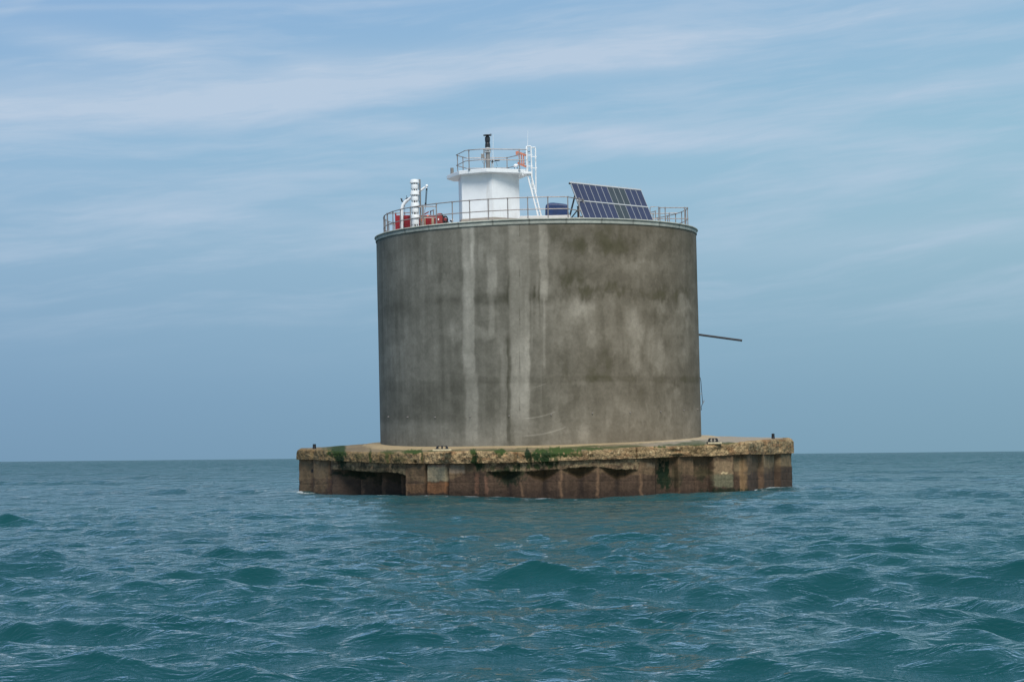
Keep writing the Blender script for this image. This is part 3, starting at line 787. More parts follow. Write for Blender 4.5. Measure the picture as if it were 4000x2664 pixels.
rail_thing('roof_railing', 'long curved galvanised two-bar railing round the roof edge, ending beside the solar panels', arc_l, arc_l, pl+[pr, arc_l[-1]], ZT, ZM, DZ)
# right side: straight run with gate loop, and the arc behind it
def flat(*pts): return [tuple(P(a, b, d).xy) for a, b, d in pts]
zr = P(2684, 812, -0.6).z
run = flat((2577, 812, -.9), (2684, 812, -.6)); rpost = flat((2577, 812, -.9), (2598, 812, -.85), (2674, 812, -.62))
arc_r = [circ(a) for a in np.arange(86, 128, 3)]
rail_thing('roof_railing', 'short galvanised railing at the right edge of the roof, its back arc curving away', run+arc_r, run+arc_r, rpost+[circ(86), circ(93), circ(100), circ(107), circ(114), circ(121)], zr, zr-.56, DZ)
g = thing('access_gate', 'grey tubular gate loop with rounded corner right of the solar panels', 'gate', (run[0][0]-.1, run[0][1], DZ))
a, b = P(2539, 809, -.9), P(2572, 811, -.9)
mb = MB(); mb.tube([(a.x, a.y, DZ), (a.x, a.y, a.z-.07), (a.x+.02, a.y, a.z-.02), (a.x+.07, a.y, a.z), (b.x, b.y, a.z), (b.x, b.y, DZ)], .022); part('gate_frame', mb, M['galv'], g, True)
mb = MB(); mb.tube([(a.x, a.y, zr-.56), (b.x, b.y, zr-.56)], .02); part('mid_bar', mb, M['galv'], g, True)
zq = P(2614, 834, 2.4).z
rb = flat((2541, 834, 2.4), (2648, 834, 2.4))
rail_thing('inner_railing', 'straight galvanised barrier rail seen behind the right edge railing', rb, rb, flat((2551, 834, 2.4), (2614, 834, 2.4)), zq, zq-.56, DZ)
rc = flat((2535, 832, 2.0), (2560, 821, 1.2))
rail_thing('inner_railing', 'short slanting barrier rail just right of the solar panels', rc, rc, flat((2560, 821, 1.2)), zq, zq-.56, DZ)
# left side: rectangular barrier round the hatch
zi = P(1650, 808, -4.4).z
r1 = flat((1606, 806, -4.4), (1704, 811, -4.4))
rail_thing('inner_railing', 'straight galvanised barrier rail in front of the red machine, right of the ringed white column', r1, r1, flat((1653, 806, -4.4), (1704, 811, -4.4)), zi, zi-.55, DZ)
zi2 = P(1511, 835, -1.6).z
r2 = flat((1512, 835, -1.6), (1606, 838, -1.8))
rail_thing('inner_railing', 'straight barrier rail behind the far left roof railing, in front of the red bin', r2, r2, flat((1512, 835, -1.6), (1546, 836, -1.7), (1581, 837, -1.75)), zi2, zi2-.55, DZ)
r3 = flat((1681, 826, -2.6), (1694, 821, -3.1)); zi3 = P(1681, 826, -2.6).z
rail_thing('inner_railing', 'very short sloping rail end standing behind the red machine', r3, r3, flat((1682, 826, -2.6), (1693, 821, -3.1)), zi3, zi3-.5, DZ)

# ------------------------------------------------------------------ lantern house
LC = P(1910, 780, -4.2)
hexr = 1.62
lh = thing('lantern_house', 'white hexagonal lantern house with overhanging gallery slab on the tower roof', 'lantern house', (LC.x, LC.y, DZ))
hexp = [(LC.x+hexr*math.sin(math.radians(7+60*k)), LC.y-hexr*math.cos(math.radians(7+60*k))) for k in range(6)]
zgb = P(1906, 672.5, -6.2).z
zpl = P(1926, 849, LC.y-hexr).z
mb = MB(); mb.prism(hexp, zpl, zgb+.02); part('wall', mb, M['white'], lh, bevel=.012)
sc = 1.035
mb = MB(); mb.prism([((x-LC.x)*sc+LC.x, (y-LC.y)*sc+LC.y) for x, y in hexp], DZ, zpl+.003); part('plinth', mb, M['plinth'], lh, bevel=.01)
gal = [(-2.06, .35), (-1.40, -1.30), (-.05, -2.0), (1.80, -1.22), (2.02, -.5), (1.45, 1.2), (-.2, 1.7), (-1.75, 1.25)]
gal = [(LC.x+x, LC.y+y) for x, y in gal]
mb = MB(); mb.prism(gal, zgb, zgb+.19); part('gallery_slab', mb, M['white'], lh, bevel=.02)
br = P(2071, 690, -5.2)
mb = MB(); mb.box((br.x-.12, br.y, zgb+.02), (.36, .5, .10)); mb.box((br.x-.35, br.y-.25, zgb-.02), (.05, .05, .2)); part('ladder_bracket', mb, M['white'], lh, bevel=.008)
ZG = zgb+.19
zrt = P(1889, 583, -6.05).z; zrm = zrt-.51
gt = flat((2057, 584, -5.55), (1889, 583, -6.05), (1840, 584, -5.85), (1817, 586, -5.7), (1782, 604, -4.25), (1805, 611, -3.6), (1822, 616, -3.15), (1980, 614, -2.95), (2020, 604, -3.7), (2069, 592, -4.9))
gp = flat((2028, 584, -5.62), (1890, 583, -6.03), (1831, 585, -5.78), (1786.5, 604, -4.3), (1808, 611, -3.5), (1980, 614, -2.95))
gr = rail_thing('gallery_railing', 'galvanised two-bar railing round the gallery on top of the white lantern house', gt, gt, gp, zrt, zrm, ZG, .022)

# navigation light on its pole
ND = -4.6
def PZ(y, x=1906, d=ND): return P(x, y, d).z
c = P(1906, 627, ND)
nl = thing('navigation_light', 'black cylindrical beacon on a grey pole with a flat disc on top, above the gallery', 'beacon light', (c.x, c.y, ZG))
mb = MB(); mb.lathe((c.x, c.y, 0), [(.105, ZG), (.105, PZ(597))], 20); part('pole', mb, M['pipe'], nl, True)
mb = MB()
for ya, yb_, r in [(597, 595, .165), (588, 586, .165), (595, 588, .07), (586, 583, .085), (582, 577, .12)]: mb.lathe((c.x, c.y, 0), [(r, PZ(ya)), (r, PZ(yb_))], 18)
for k in range(6):
    a = k*math.pi/3+.2; mb.tube([(c.x+.145*math.cos(a), c.y+.145*math.sin(a), PZ(596)), (c.x+.145*math.cos(a), c.y+.145*math.sin(a), PZ(586))], .012, 6)
each('flange_ring', mb, M['alu'], nl, True)
mb = MB(); z0, z1 = PZ(577), PZ(536); hh = z1-z0
prof = [(.125, z0), (.13, z0+.02*hh)]
for i in range(1, 14):
    f = i/14; r = .125-.018*math.exp(-((f-.45)/.12)**2)+(.006 if i % 2 else -.004); prof.append((r, z0+f*hh))
prof += [(.12, z1-.01), (.10, z1)]
mb.lathe((c.x, c.y, 0), prof, 22); part('lamp_body', mb, M['black'], nl, True)
mb = MB(); mb.lathe((c.x, c.y, 0), [(.09, PZ(536)), (.07, PZ(533)), (.06, PZ(531)), (.2, PZ(531)), (.215, PZ(529.5)), (.2, PZ(528)), (.05, PZ(528))], 24)
q = P(1914, 527, ND); mb.tube([(q.x, q.y, q.z), (q.x+.01, q.y, q.z+.05), (q.x+.06, q.y, q.z+.05), (q.x+.08, q.y, q.z)], .009, 6)
part('top_disc', mb, M['darksteel'], nl, True)
q = P(1886, 611, ND); mb = MB(); mb.box((q.x, q.y-.02, q.z), (.17, .12, .22)); jb = part('junction_box', mb, M['pipe'], nl, bevel=.012)
mb = MB(); a = P(1882, 620, ND); b = P(1896, 620, ND)
mb.tube([(a.x, a.y, a.z), (a.x+.01, a.y, a.z-.12), (a.x+.06, a.y, a.z-.24), (a.x+.12, a.y, a.z-.27), (b.x, b.y, b.z-.18), (b.x, b.y, b.z)], .008, 6); part('cable', mb, M['darksteel'], nl, True)

def whip(label, x0, y0, x1, y1, d, zb):
    a, b = P(x0, y0, d), P(x1, y1, d)
    t = thing('whip_antenna', label, 'antenna', (b.x, b.y, zb), 'whip antennas on the lantern house')
    mb = MB(); mb.tube([(b.x, b.y, zb), tuple(b)], .016, 8); part('mount', mb, M['white_rail'], t, True)
    mb = MB(); mb.tube([tuple(b), tuple(a)], .013, 6, r1=.007); part('rod', mb, M['white_rail'], t, True)
whip('thin white whip antenna standing just right of the black beacon', 1926.5, 528, 1925.5, 612, -4.0, ZG)
whip('tall thin white whip antenna at the top of the white access ladder', 2062, 511, 2061, 585, -5.0, ZG)
q = P(1926.5, 528, -4.0); 

t = thing('camera_mast', 'dark forked mast carrying a small camera beside the beacon pole', 'camera mast', tuple(P(1923, 657, -4.3).xy)+(ZG,))
mb = MB()
for dx_ in (0, .075):
    a = P(1920, 657, -4.3); mb.tube([(a.x+dx_, a.y, ZG), (a.x+dx_, a.y, P(1920, 634, -4.3).z)], .018, 8)
part('pole', mb, M['alu'], t, True)
a = P(1923, 633, -4.3)
for e in (P(1914, 629, -4.3), P(1937, 629, -4.3)):
    mb = MB(); mb.tube([(a.x, a.y, a.z-.08), tuple(a), (e.x, e.y, e.z)], .019, 8); part('arm', mb, M['black'], t, True)
mb = MB(); q = P(1923.5, 628, -4.3); mb.box((q.x, q.y, q.z-.02), (.06, .06, .12)); part('bracket', mb, M['black'], t, bevel=.01)
q = P(1944, 627.5, -4.3); mb = MB(); mb.tube([(q.x-.12, q.y, q.z-.01), (q.x+.10, q.y-.06, q.z)], .038, 10); cb = part('camera', mb, M['black'], t, True)
mb = MB(); q = P(1936, 634, -4.3); mb.tube([tuple(q), (q.x+.05, q.y, q.z-.05), (q.x+.08, q.y, q.z-.2)], .008, 6); part('cable', mb, M['black'], t, True)
q = P(1939, 656, -4.4)
t = thing('dome_lamp', 'small black domed lamp on the gallery floor right of the forked mast', 'lamp', (q.x, q.y, ZG))
mb = MB(); mb.lathe((q.x, q.y, ZG), [(.10, 0), (.10, .06), (.085, .12), (.05, .16), (.02, .19)], 16); part('housing', mb, M['black'], t, True)
mb = MB(); mb.lathe((q.x, q.y, ZG), [(.02, .185), (.015, .26)], 8); part('stem', mb, M['black'], t, True)
q = P(2015, 650, -4.2)
t = thing('dome_antenna', 'small white mushroom antenna on a stand near the orange barrier', 'antenna', (q.x, q.y, ZG))
mb = MB(); mb.lathe((q.x, q.y, q.z), [(.05, -.06), (.10, -.02), (.12, .02), (.10, .07), (.05, .10), (.01, .11)], 16); part('dome', mb, M['white_rail'], t, True)
mb = MB()
for dx_ in (-.07, .07): mb.tube([(q.x+dx_, q.y, ZG), (q.x+dx_, q.y, q.z-.04)], .014, 6)
mb.tube([(q.x-.3, q.y, ZG), (q.x-.36, q.y, q.z-.06)], .012, 6)
each('strut', mb, M['darksteel'], t, True)
q = P(1766, 680, -4.1)
t = thing('vent_pipe', 'short grey vent pipe upright at the left tip of the gallery', 'pipe', (q.x, q.y, ZG-.02))
mb = MB(); mb.lathe((q.x, q.y, 0), [(.08, ZG-.02), (.08, P(1766, 657, -4.1).z), (.065, P(1766, 657, -4.1).z)], 16); part('pipe', mb, M['pipe'], t, True)
mb = MB(); mb.lathe((q.x, q.y, 0), [(.10, ZG-.02), (.10, ZG+.02)], 16); part('flange', mb, M['pipe'], t, True)

# orange plastic barrier tied inside the gallery rail
A_, B_c, C_, D_ = P(2020, 594, -5.1), P(2054, 608, -5.35), P(2055, 652, -5.35), P(2026, 640, -5.1)
t = thing('plastic_barrier', 'faded orange plastic barrier panel tied behind the gallery railing by the ladder', 'barrier', (D_.x, D_.y, D_.z))
def bar(mb, a, b, wd, th=.02):
    a, b = Vector(a), Vector(b); d = (b-a); L = d.length; d.normalize(); s = d.cross(Vector((0, 1, 0))).normalized(); n = s.cross(d)
    vs = [p+s*i*wd/2+n*j*th/2 for p in (a, b) for i in (-1, 1) for j in (-1, 1)]
    mb.add(vs, [(0, 1, 3, 2), (4, 6, 7, 5), (0, 4, 5, 1), (2, 3, 7, 6), (0, 2, 6, 4), (1, 5, 7, 3)])
for p0, p1, wd in [(A_, B_c, .10), (D_, C_, .09)]:
    mb = MB(); bar(mb, p0, p1, wd); part('cross_bar', mb, M['barrier'], t)
for f in (.18, .46, .72):
    mb = MB(); bar(mb, A_.lerp(B_c, f), D_.lerp(C_, f), .055, .018); part('upright', mb, M['barrier'], t)
mb = MB(); mb.box((A_.x-.02, A_.y, A_.z-.06), (.10, .03, .18)); mb.box((D_.x-.02, D_.y, D_.z+.03), (.07, .03, .10)); each('hinge_block', mb, M['barrier'], t, bevel=.006)

# access ladder
t = thing('access_ladder', 'white inclined ladder with tall handrails up the right side of the lantern house', 'ladder', tuple(P(2107, 840, -5.4).xy)+(DZ,))
la, lb = P(2059, 680, -5.3), P(2101, 841, -5.4); ra, rb_ = P(2074, 680, -5.0), P(2113, 841, -5.1)
lb2 = lb+(lb-la).normalized()*.1; rb2 = rb_+(rb_-ra).normalized()*.1
for p0, p1 in [(la, lb2), (ra, rb2)]:
    mb = MB(); mb.tube([tuple(p0), tuple(p1)], .040, 8); part('stile', mb, M['white_rail'], t, True)
for k in range(9):
    f = (k+.35)/9; mb = MB(); mb.tube([tuple(la.lerp(lb, f)), tuple(ra.lerp(rb_, f))], .018, 6); part('rung', mb, M['white_rail'], t, True)
def handrail(pts, d):
    mb = MB(); mb.tube([tuple(P(x, y, dd)) for x, y, dd in pts], .034, 8); part('handrail', mb, M['white_rail'], t, True)
handrail([(2059, 680, -5.3), (2056, 576, -5.3), (2057, 574, -5.3), (2072, 572, -5.0), (2074, 574, -5.0), (2078, 694, -5.0), (2079, 750, -5.0)], 0)
handrail([(2075, 578, -4.9), (2090, 577, -4.7), (2091.5, 580, -4.7), (2094, 752, -4.7), (2079, 750, -5.0)], 0)
for x0, x1, y, d0, d1 in [(2058, 2074, 607, -5.3, -5.0), (2059, 2076, 650, -5.3, -5.0), (2076, 2091, 613, -5.0, -4.7), (2077, 2092, 657, -5.0, -4.7)]:
    mb = MB(); a, b = P(x0, y, d0), P(x1, y, d1); mb.box(tuple((a+b)/2), ((b-a).length*.95, .02, .035)); part('brace', mb, M['white_rail'], t)

# ------------------------------------------------------------------ ringed fog signal column
FD = -4.3
def fz(y): return P(1621, y, FD).z
c = P(1621, 800, FD); m_px = (P(1631, 800, FD)-P(1621, 800, FD)).length/10
t = thing('fog_signal', 'tall white ringed fog signal column with flared caps near the left roof edge', 'fog signal', (c.x, c.y, DZ))
def lathe_px(prof, n=28): mb = MB(); mb.lathe((c.x, c.y, 0), [(r*m_px, fz(y)) for y, r in prof], n); return mb
z3 = lambda v: 680+v/5.8875
mb = MB(); mb.lathe((c.x, c.y, 0), [(8.5*m_px, DZ), (8.5*m_px, fz(706))], 20); part('core', mb, M['pipe'], t, True)
for a, b in [(350, 245), (620, 520), (890, 790), (1165, 1040)]:
    part('drum', lathe_px([(z3(a), 12.0), (z3(a), 14.6), (z3(a)-1, 15), (z3(b)+1, 15), (z3(b), 14.6), (z3(b), 12.0)]), M['white'], t, True)
for a, b in [(214, 130), (488, 395), (762, 668), (1030, 940)]:
    part('flared_cap', lathe_px([(z3(a), 11), (z3(a), 18.8), (z3(a)-1.5, 19), (z3(b)+5, 16.8), (z3(b)+1, 16), (z3(b), 14.5), (z3(b), 5)]), M['white'], t, True)
for a, b in [(245, 214), (395, 350), (520, 488), (668, 620), (790, 762), (940, 890), (1215, 1165)]:
    mb = MB()
    for k in range(8):
        an = k*math.pi/4+.35; mb.tube([(c.x+12.8*m_px*math.cos(an), c.y+12.8*m_px*math.sin(an), fz(z3(a)+1)), (c.x+12.8*m_px*math.cos(an), c.y+12.8*m_px*math.sin(an), fz(z3(b)-1))], .022, 6)
    each('spacer', mb, M['white'], t, True)
part('base', lathe_px([(900, 15), (z3(1215), 15), (z3(1215), 10)]), M['white'], t, True)
q = P(1642, 800, FD+.1)
mb = MB(); mb.tube([(q.x, q.y, DZ), (q.x, q.y, fz(702)), (q.x-.08, q.y, fz(702))], .038, 8); part('conduit', mb, M['pipe'], t, True)
mb = MB(); pts = [P(x, y, FD-.05) for x, y in [(1636, 719), (1636, 738), (1640, 748), (1641, 760), (1636, 765), (1635.5, 782), (1639, 792), (1641, 797), (1636, 815), (1636, 845)]]
mb.tube([tuple(p) for p in pts], .011, 6); part('cable', mb, M['black'], t, True)

# ------------------------------------------------------------------ davit crane
CD = -3.6
t = thing('davit_crane', 'white tubular davit crane with a bent boom and hanging hoist, behind the ringed column', 'crane', tuple(P(1569, 890, CD).xy)+(DZ,))
def tp(*pts, d=CD): return [tuple(P(x, y, d)) for x, y in pts]
b0 = P(1569, 880, CD)
mb = MB(); mb.tube([(b0.x, b0.y, DZ)]+tp((1569, 880), (1569, 835), (1570, 815), (1574, 802), (1582, 791), (1590, 783)), .085, 14); part('mast', mb, M['white'], t, True)
mb = MB(); mb.tube(tp((1583, 790), (1606, 772), (1630, 754), (1660, 732)), .075, 12, r1=.052); part('boom', mb, M['white'], t, True)
mb = MB(); q = P(1667, 727, CD); mb.sphere(tuple(q), .075); mb.box((q.x-.02, q.y, q.z-.05), (.06, .10, .12)); part('sheave_head', mb, M['white_rail'], t, True)
mb = MB(); mb.tube(tp((1665, 737), (1661, 797)), .017, 6); mb.tube(tp((1668.5, 737), (1664.5, 797)), .017, 6); each('hoist_rope', mb, M['black'], t, True)
mb = MB(); mb.tube(tp((1667, 737), (1666.4, 744)), .04, 8); mb.tube(tp((1663, 793), (1662, 804)), .045, 8); each('pulley_block', mb, M['black'], t, True)
mb = MB()
pts = tp((1661, 804), (1662, 812), (1660, 818), (1659, 826), (1659.5, 834))
mb.tube(pts, .014, 6); part('hook_chain', mb, M['galv'], t, True)
mb = MB(); q = P(1569, 781, CD); mb.box((q.x, q.y, q.z), (.07, .08, .10)); mb.box((q.x+.03, q.y, q.z-.08), (.09, .06, .06)); mb.box((q.x-.02, q.y, q.z+.05), (.09, .05, .035)); each('control_box', mb, M['black'], t, bevel=.01)
mb = MB(); q = P(1589, 776, CD); mb.box(tuple(q), (.12, .05, .05), Matrix.Rotation(math.radians(-35), 3, 'Y')); mb.tube([tuple(q), (q.x-.01, q.y, q.z+.15)], .012, 6); each('latch', mb, M['black'], t)
mb = MB(); mb.tube(tp((1583, 777), (1581.5, 783), (1581, 840)), .010, 6); part('stay_wire', mb, M['darksteel'], t, True)

# ------------------------------------------------------------------ red machinery and stores at the left
def box_px(mb, x0, x1, y0, y1, d, dep, bot=None):
    a, b = P(x0, y0, d), P(x1, y1, d); zb = bot if bot is not None else b.z
    mb.box(((a.x+b.x)/2, d+dep/2, (a.z+zb)/2), (abs(b.x-a.x), dep, a.z-zb)); return mb
q = P(1575, 860, -2.6)
t = thing('red_bin', 'bright red steel bin with raised left corner, left of the ringed white column', 'bin', (q.x, q.y, DZ))
mb = MB(); box_px(mb, 1543, 1563, 842, 890, -3.0, 1.2, DZ); part('side_panel', mb, M['red'], t, bevel=.01)
mb = MB(); box_px(mb, 1542.5, 1548, 836, 842.5, -3.0, .12); part('lug', mb, M['red'], t)
mb = MB(); box_px(mb, 1563, 1606, 842, 890, -2.8, 1.0, DZ); part('body', mb, M['red'], t, bevel=.01)
mb = MB(); box_px(mb, 1561, 1564, 843, 890, -3.04, .1, DZ); box_px(mb, 1574, 1580, 843, 874, -2.84, .06); box_px(mb, 1595, 1601, 843, 846, -2.86, .1); each('trim_strip', mb, M['redrust'], t)
q = P(1577, 889, -3.2)
t = thing('grey_sack', 'small dark grey rounded sack at the foot of the crane mast', 'sack', (q.x, q.y, DZ))
mb = MB(); mb.sphere((q.x, q.y, DZ+.16), .18, 16, 10, 1.2); part('sack', mb, M['darksteel'], t, True)
q = P(1670, 860, -3.0)
t = thing('red_crate', 'long red crate behind the inner barrier rail, right of the ringed white column', 'crate', (q.x, q.y, DZ))
mb = MB(); box_px(mb, 1636, 1702, 842, 888, -3.2, 1.2, DZ); part('body', mb, M['red'], t, bevel=.01)
mb = MB()
for xx in (1636, 1652, 1676, 1699): box_px(mb, xx, xx+3, 840, 888, -3.26, .06, DZ)
each('frame_post', mb, M['redrust'], t)
mb = MB(); mb.tube(tp((1657, 838), (1675, 828), d=-3.0), .03, 6); part('lid_bar', mb, M['redrust'], t, True)
q = P(1648, 860, -3.6)
t = thing('orange_float', 'slim orange float leaning against the red crate beside the column', 'float', (q.x, q.y, DZ))
mb = MB(); mb.tube(tp((1651, 846), (1650, 852), (1647, 862), (1644.5, 868), d=-3.5), .075, 10, r1=.05); part('body', mb, M['orange'], t, True)
q = P(1671, 846, -3.6)
t = thing('orange_float', 'round orange float hung at the top of the red crate', 'float', (q.x, q.y, P(1671, 850, -3.5).z))
mb = MB(); q = P(1671, 846, -3.5); mb.sphere(tuple(q), .07, 14, 9, .8); mb.tube([(q.x, q.y, q.z+.04), (q.x, q.y, q.z+.09)], .015, 6); part('body', mb, M['orange'], t, True)
for (x0, x1, y0, y1, lab, dd) in [(1644, 1654, 866, 882, 'narrow tan canvas bag under the slim orange float', -3.55), (1684, 1697, 852, 876, 'wide tan canvas bag in front of the red crate by the rail end', -3.6), (1656.5, 1663, 843, 880, 'tall grey-tan roll standing against the red crate', -3.6)]:
    a, b = P(x0, y0, dd), P(x1, y1, dd)
    t = thing('canvas_bag', lab, 'bag', ((a.x+b.x)/2, dd, DZ))
    mb = MB(); cx_ = (a.x+b.x)/2; wd = (b.x-a.x)/2; top = a.z
    mb.lathe((cx_, dd, 0), [(wd*.85, DZ), (wd, DZ+.1), (wd*.95, (DZ+top)/2), (wd*.8, top-.04), (wd*.4, top)], 14); part('sack', mb, M['tan'], t, True)
    mb = MB(); mb.tube([(cx_-wd*.3, dd-.02, top-.01), (cx_, dd-.02, top+.05), (cx_+wd*.3, dd-.02, top-.01)], .01, 6); part('strap', mb, M['tan'], t, True)
# generator
q = P(1718, 868, -4.4)
t = thing('red_generator', 'dark red rounded generator with black trim and a white sticker, left of the lantern house', 'generator', (q.x, q.y, DZ))
def slab_px(pts, d, dep):
    f = [P(x, y, d) for x, y in pts]; n = len(f)
    vs = [Vector((p.x, d, p.z)) for p in f]+[Vector((p.x, d+dep, p.z)) for p in f]
    mb = MB(); mb.add(vs, [tuple(range(n)), tuple(range(2*n-1, n-1, -1))]+[(i, n+i, n+(i+1) % n, (i+1) % n) for i in range(n)]); return mb
part('body', slab_px([(1704, 876), (1704, 840), (1709, 835), (1720, 833), (1724, 834), (1731, 846), (1733, 872)], -4.6, .9), M['redrust'], t, bevel=.03)
part('edge_trim', slab_px([(1723, 833.5), (1727, 834), (1732, 842), (1738, 872), (1733, 873), (1731, 848)], -4.64, .95), M['black'], t, bevel=.01)
mb = MB(); box_px(mb, 1711, 1715, 854, 861, -4.63, .03); part('sticker', mb, M['white_rail'], t)
q = P(1742, 868, -4.6)
t = thing('cable_reel', 'black and red cable reel lying against the generator', 'cable reel', (q.x, q.y, DZ))
mb = MB(); cc = P(1739, 856, -4.5)
mb.tube([(cc.x, cc.y-.14, cc.z-.05), (cc.x, cc.y+.14, cc.z-.05)], .10, 18); part('drum', mb, M['redrust'], t, True)
for s in (-.15, .15):
    mb = MB()
    ringp = [(cc.x+.01+.11*math.cos(a), cc.y+s, cc.z-.04+.17*math.sin(a)) for a in np.linspace(0, 2*math.pi, 19)]
    mb.tube(ringp, .03, 6); part('rim', mb, M['black'], t, True)
mb = MB(); mb.tube(tp((1736, 862), (1742, 868), (1749, 870), (1746, 860), (1748, 866), (1753, 871), d=-4.7), .035, 6); each('loose_cable', mb, M['black'], t, True)
q = P(1764, 863, -6.3)
t = thing('spotlight', 'small white round spotlight low behind the rail left of the lantern house', 'spotlight', (q.x, q.y, DZ))
mb = MB(); mb.sphere((q.x+.03, q.y, q.z+.02), .07, 14, 9); part('head', mb, M['white_rail'], t, True)
mb = MB(); mb.tube([(q.x, q.y, DZ), (q.x, q.y, q.z)], .02, 6); mb.box((q.x-.04, q.y-.03, q.z-.01), (.09, .08, .07)); part('bracket', mb, M['darksteel'], t)

# ------------------------------------------------------------------ slab, tarpaulined box
SD = -6.3
a, b = P(2030, 841, SD), P(2228, 840, SD)
t = thing('equipment_slab', 'long low pale concrete slab under the blue covered box and ladder foot', 'slab', ((a.x+b.x)/2, SD+.7, DZ))
mb = MB(); mb.box(((a.x+b.x)/2, SD+.7, (b.z+DZ)/2), (b.x-a.x, 1.4, b.z-DZ)); part('block', mb, M['slab'], t, bevel=.015)
SZ = b.z
a, b = P(2130, 796, SD+.15), P(2223, 840, SD+.15)
t = thing('covered_box', 'bulky box under a creased dark blue tarpaulin left of the solar panels', 'covered box', ((a.x+b.x)/2, SD+.6, SZ))
nx_, nz_ = 40, 26
wd, dp, ht = (b.x-a.x), .85, P(2160, 790, SD+.15).z-SZ
nu, nv = 120, 26
V = np.zeros((nu, nv, 3))
for i in range(nu):
    an = 2*math.pi*i/nu; ca, sa = math.cos(an), math.sin(an); e = .13
    ex = abs(ca)**e*(1 if ca > 0 else -1); ey = abs(sa)**e*(1 if sa > 0 else -1)
    for j in range(nv):
        f = j/(nv-1)
        if f < .62: hz_ = f/.62*.80; k = 1.0-.03*hz_
        else:
            g_ = (f-.62)/.38; hz_ = .80+.20*math.sin(g_*math.pi/2); k = .97*math.cos(g_*math.pi/2)**.42 if g_ < .999 else .001
        V[i, j] = (ex*k, ey*k, hz_)
NZ = fbm(V[..., 0]*4+V[..., 1]*3, V[..., 2]*5+V[..., 1], 4, 91)-.5; NZ2 = fbm(V[..., 0]*9+V[..., 1]*7, V[..., 2]*1.5, 3, 92)-.5
k = 1+.05*NZ+.05*NZ2*(1-V[..., 2])
Xb = (a.x+b.x)/2+V[..., 0]*wd/2*k*(1-.02*V[..., 2]); Yb = SD+.62+V[..., 1]*dp/2*k
peak = 1-.10*np.clip(V[..., 0]+.35, 0, 2)-.12*np.clip(-V[..., 0]-.45, 0, 1)
Zb = SZ+V[..., 2]*ht*np.where(V[..., 2] > .7, peak, 1-(1-peak)*V[..., 2]/.7)+.03*NZ*V[..., 2]
o = grid_mesh('tarpaulin', np.stack([Xb, Yb, Zb], -1).reshape(-1, 3)-np.array(BASE[t.name]), nu, nv, M['blue'], closed=True); o.parent = t
mb = MB(); mb.tube([(Xb[i, 10]*1.0, Yb[i, 10]-.004, Zb[i, 10]) for i in list(range(0, nu, 3))+[0]], .012, 6); part('rope', mb, M['black'], t, True)
q = P(2244, 846, -5.6)
t = thing('plastic_bundle', 'crumpled pale grey plastic bundle behind the solar panel legs', 'bundle', (q.x, q.y, DZ))
mb = MB()
rnd = random.Random(4)
for dx_, r_, hz_ in [(-.25, .20, 1.5), (.02, .24, 1.15), (.26, .2, 1.7)]: mb.sphere((q.x+dx_, q.y+.1*rnd.random(), DZ+.15), r_, 9, 7, hz_)
part('sheet', mb, M['greybag'], t, False)

# ------------------------------------------------------------------ solar array
d0 = -6.15
TL = P(2229, 717, d0); TRc = P(2503, 746, d0+3.45)
S1 = P(2279, 847, d0-.85)-TL
E = TRc-TL; S1 = S1*((TL.z-(DZ+.05))/(-S1.z))
Nn = E.cross(S1).normalized()
if Nn.y > 0: Nn = -Nn
t = thing('solar_array', 'large tilted bank of dark blue solar panels on a steel frame, right part of roof', 'solar panels', tuple(TL+S1))
ncol = 12
rowspl = [(.0, .455), (.475, 1.0)]
for ri, (v0, v1) in enumerate(rowspl):
    for ci in range(ncol):
        g0, g1 = (ci+.025)/ncol, (ci+.975)/ncol
        ps = [TL+E*g0+S1*(v0+.012), TL+E*g1+S1*(v0+.012), TL+E*g1+S1*(v1-.005), TL+E*g0+S1*(v1-.005)]
        mb = MB(); vs = [p+Nn*.02 for p in ps]+[p-Nn*.02 for p in ps]
        mb.add(vs, [(0, 1, 2, 3), (7, 6, 5, 4), (0, 4, 5, 1), (1, 5, 6, 2), (2, 6, 7, 3), (3, 7, 4, 0)])
        gry = ci in (6, 7, 8) if ri == 0 else ci in (6, 7)
        part('panel', mb, M['pvg'] if gry else M['pv'], t, label='greyish green solar panel' if gry else None)
mb = MB()
def beam(mb, a, b, w_, th, off=0):
    a = Vector(a)+Nn*off; b = Vector(b)+Nn*off; d = (b-a).normalized(); s = d.cross(Nn).normalized()
    vs = [p+s*i*w_/2+Nn*j*th/2 for p in (a, b) for i in (-1, 1) for j in (-1, 1)]
    mb.add(vs, [(0, 1, 3, 2), (4, 6, 7, 5), (0, 4, 5, 1), (2, 3, 7, 6), (0, 2, 6, 4), (1, 5, 7, 3)])
for v in (-.015, .463):
    mb = MB(); beam(mb, TL+S1*v-E*.012, TL+S1*v+E*1.004, .075 if v < 0 else .06, .06, .012); part('cross_beam', mb, M['alu'], t, bevel=.006)
for ci in range(ncol+1):
    mb = MB(); beam(mb, TL+E*(ci/ncol), TL+E*(ci/ncol)+S1, .018, .05, .003); part('mullion', mb, M['alu'], t)
hs = Vector((-Nn.x, -Nn.y, 0)).normalized()
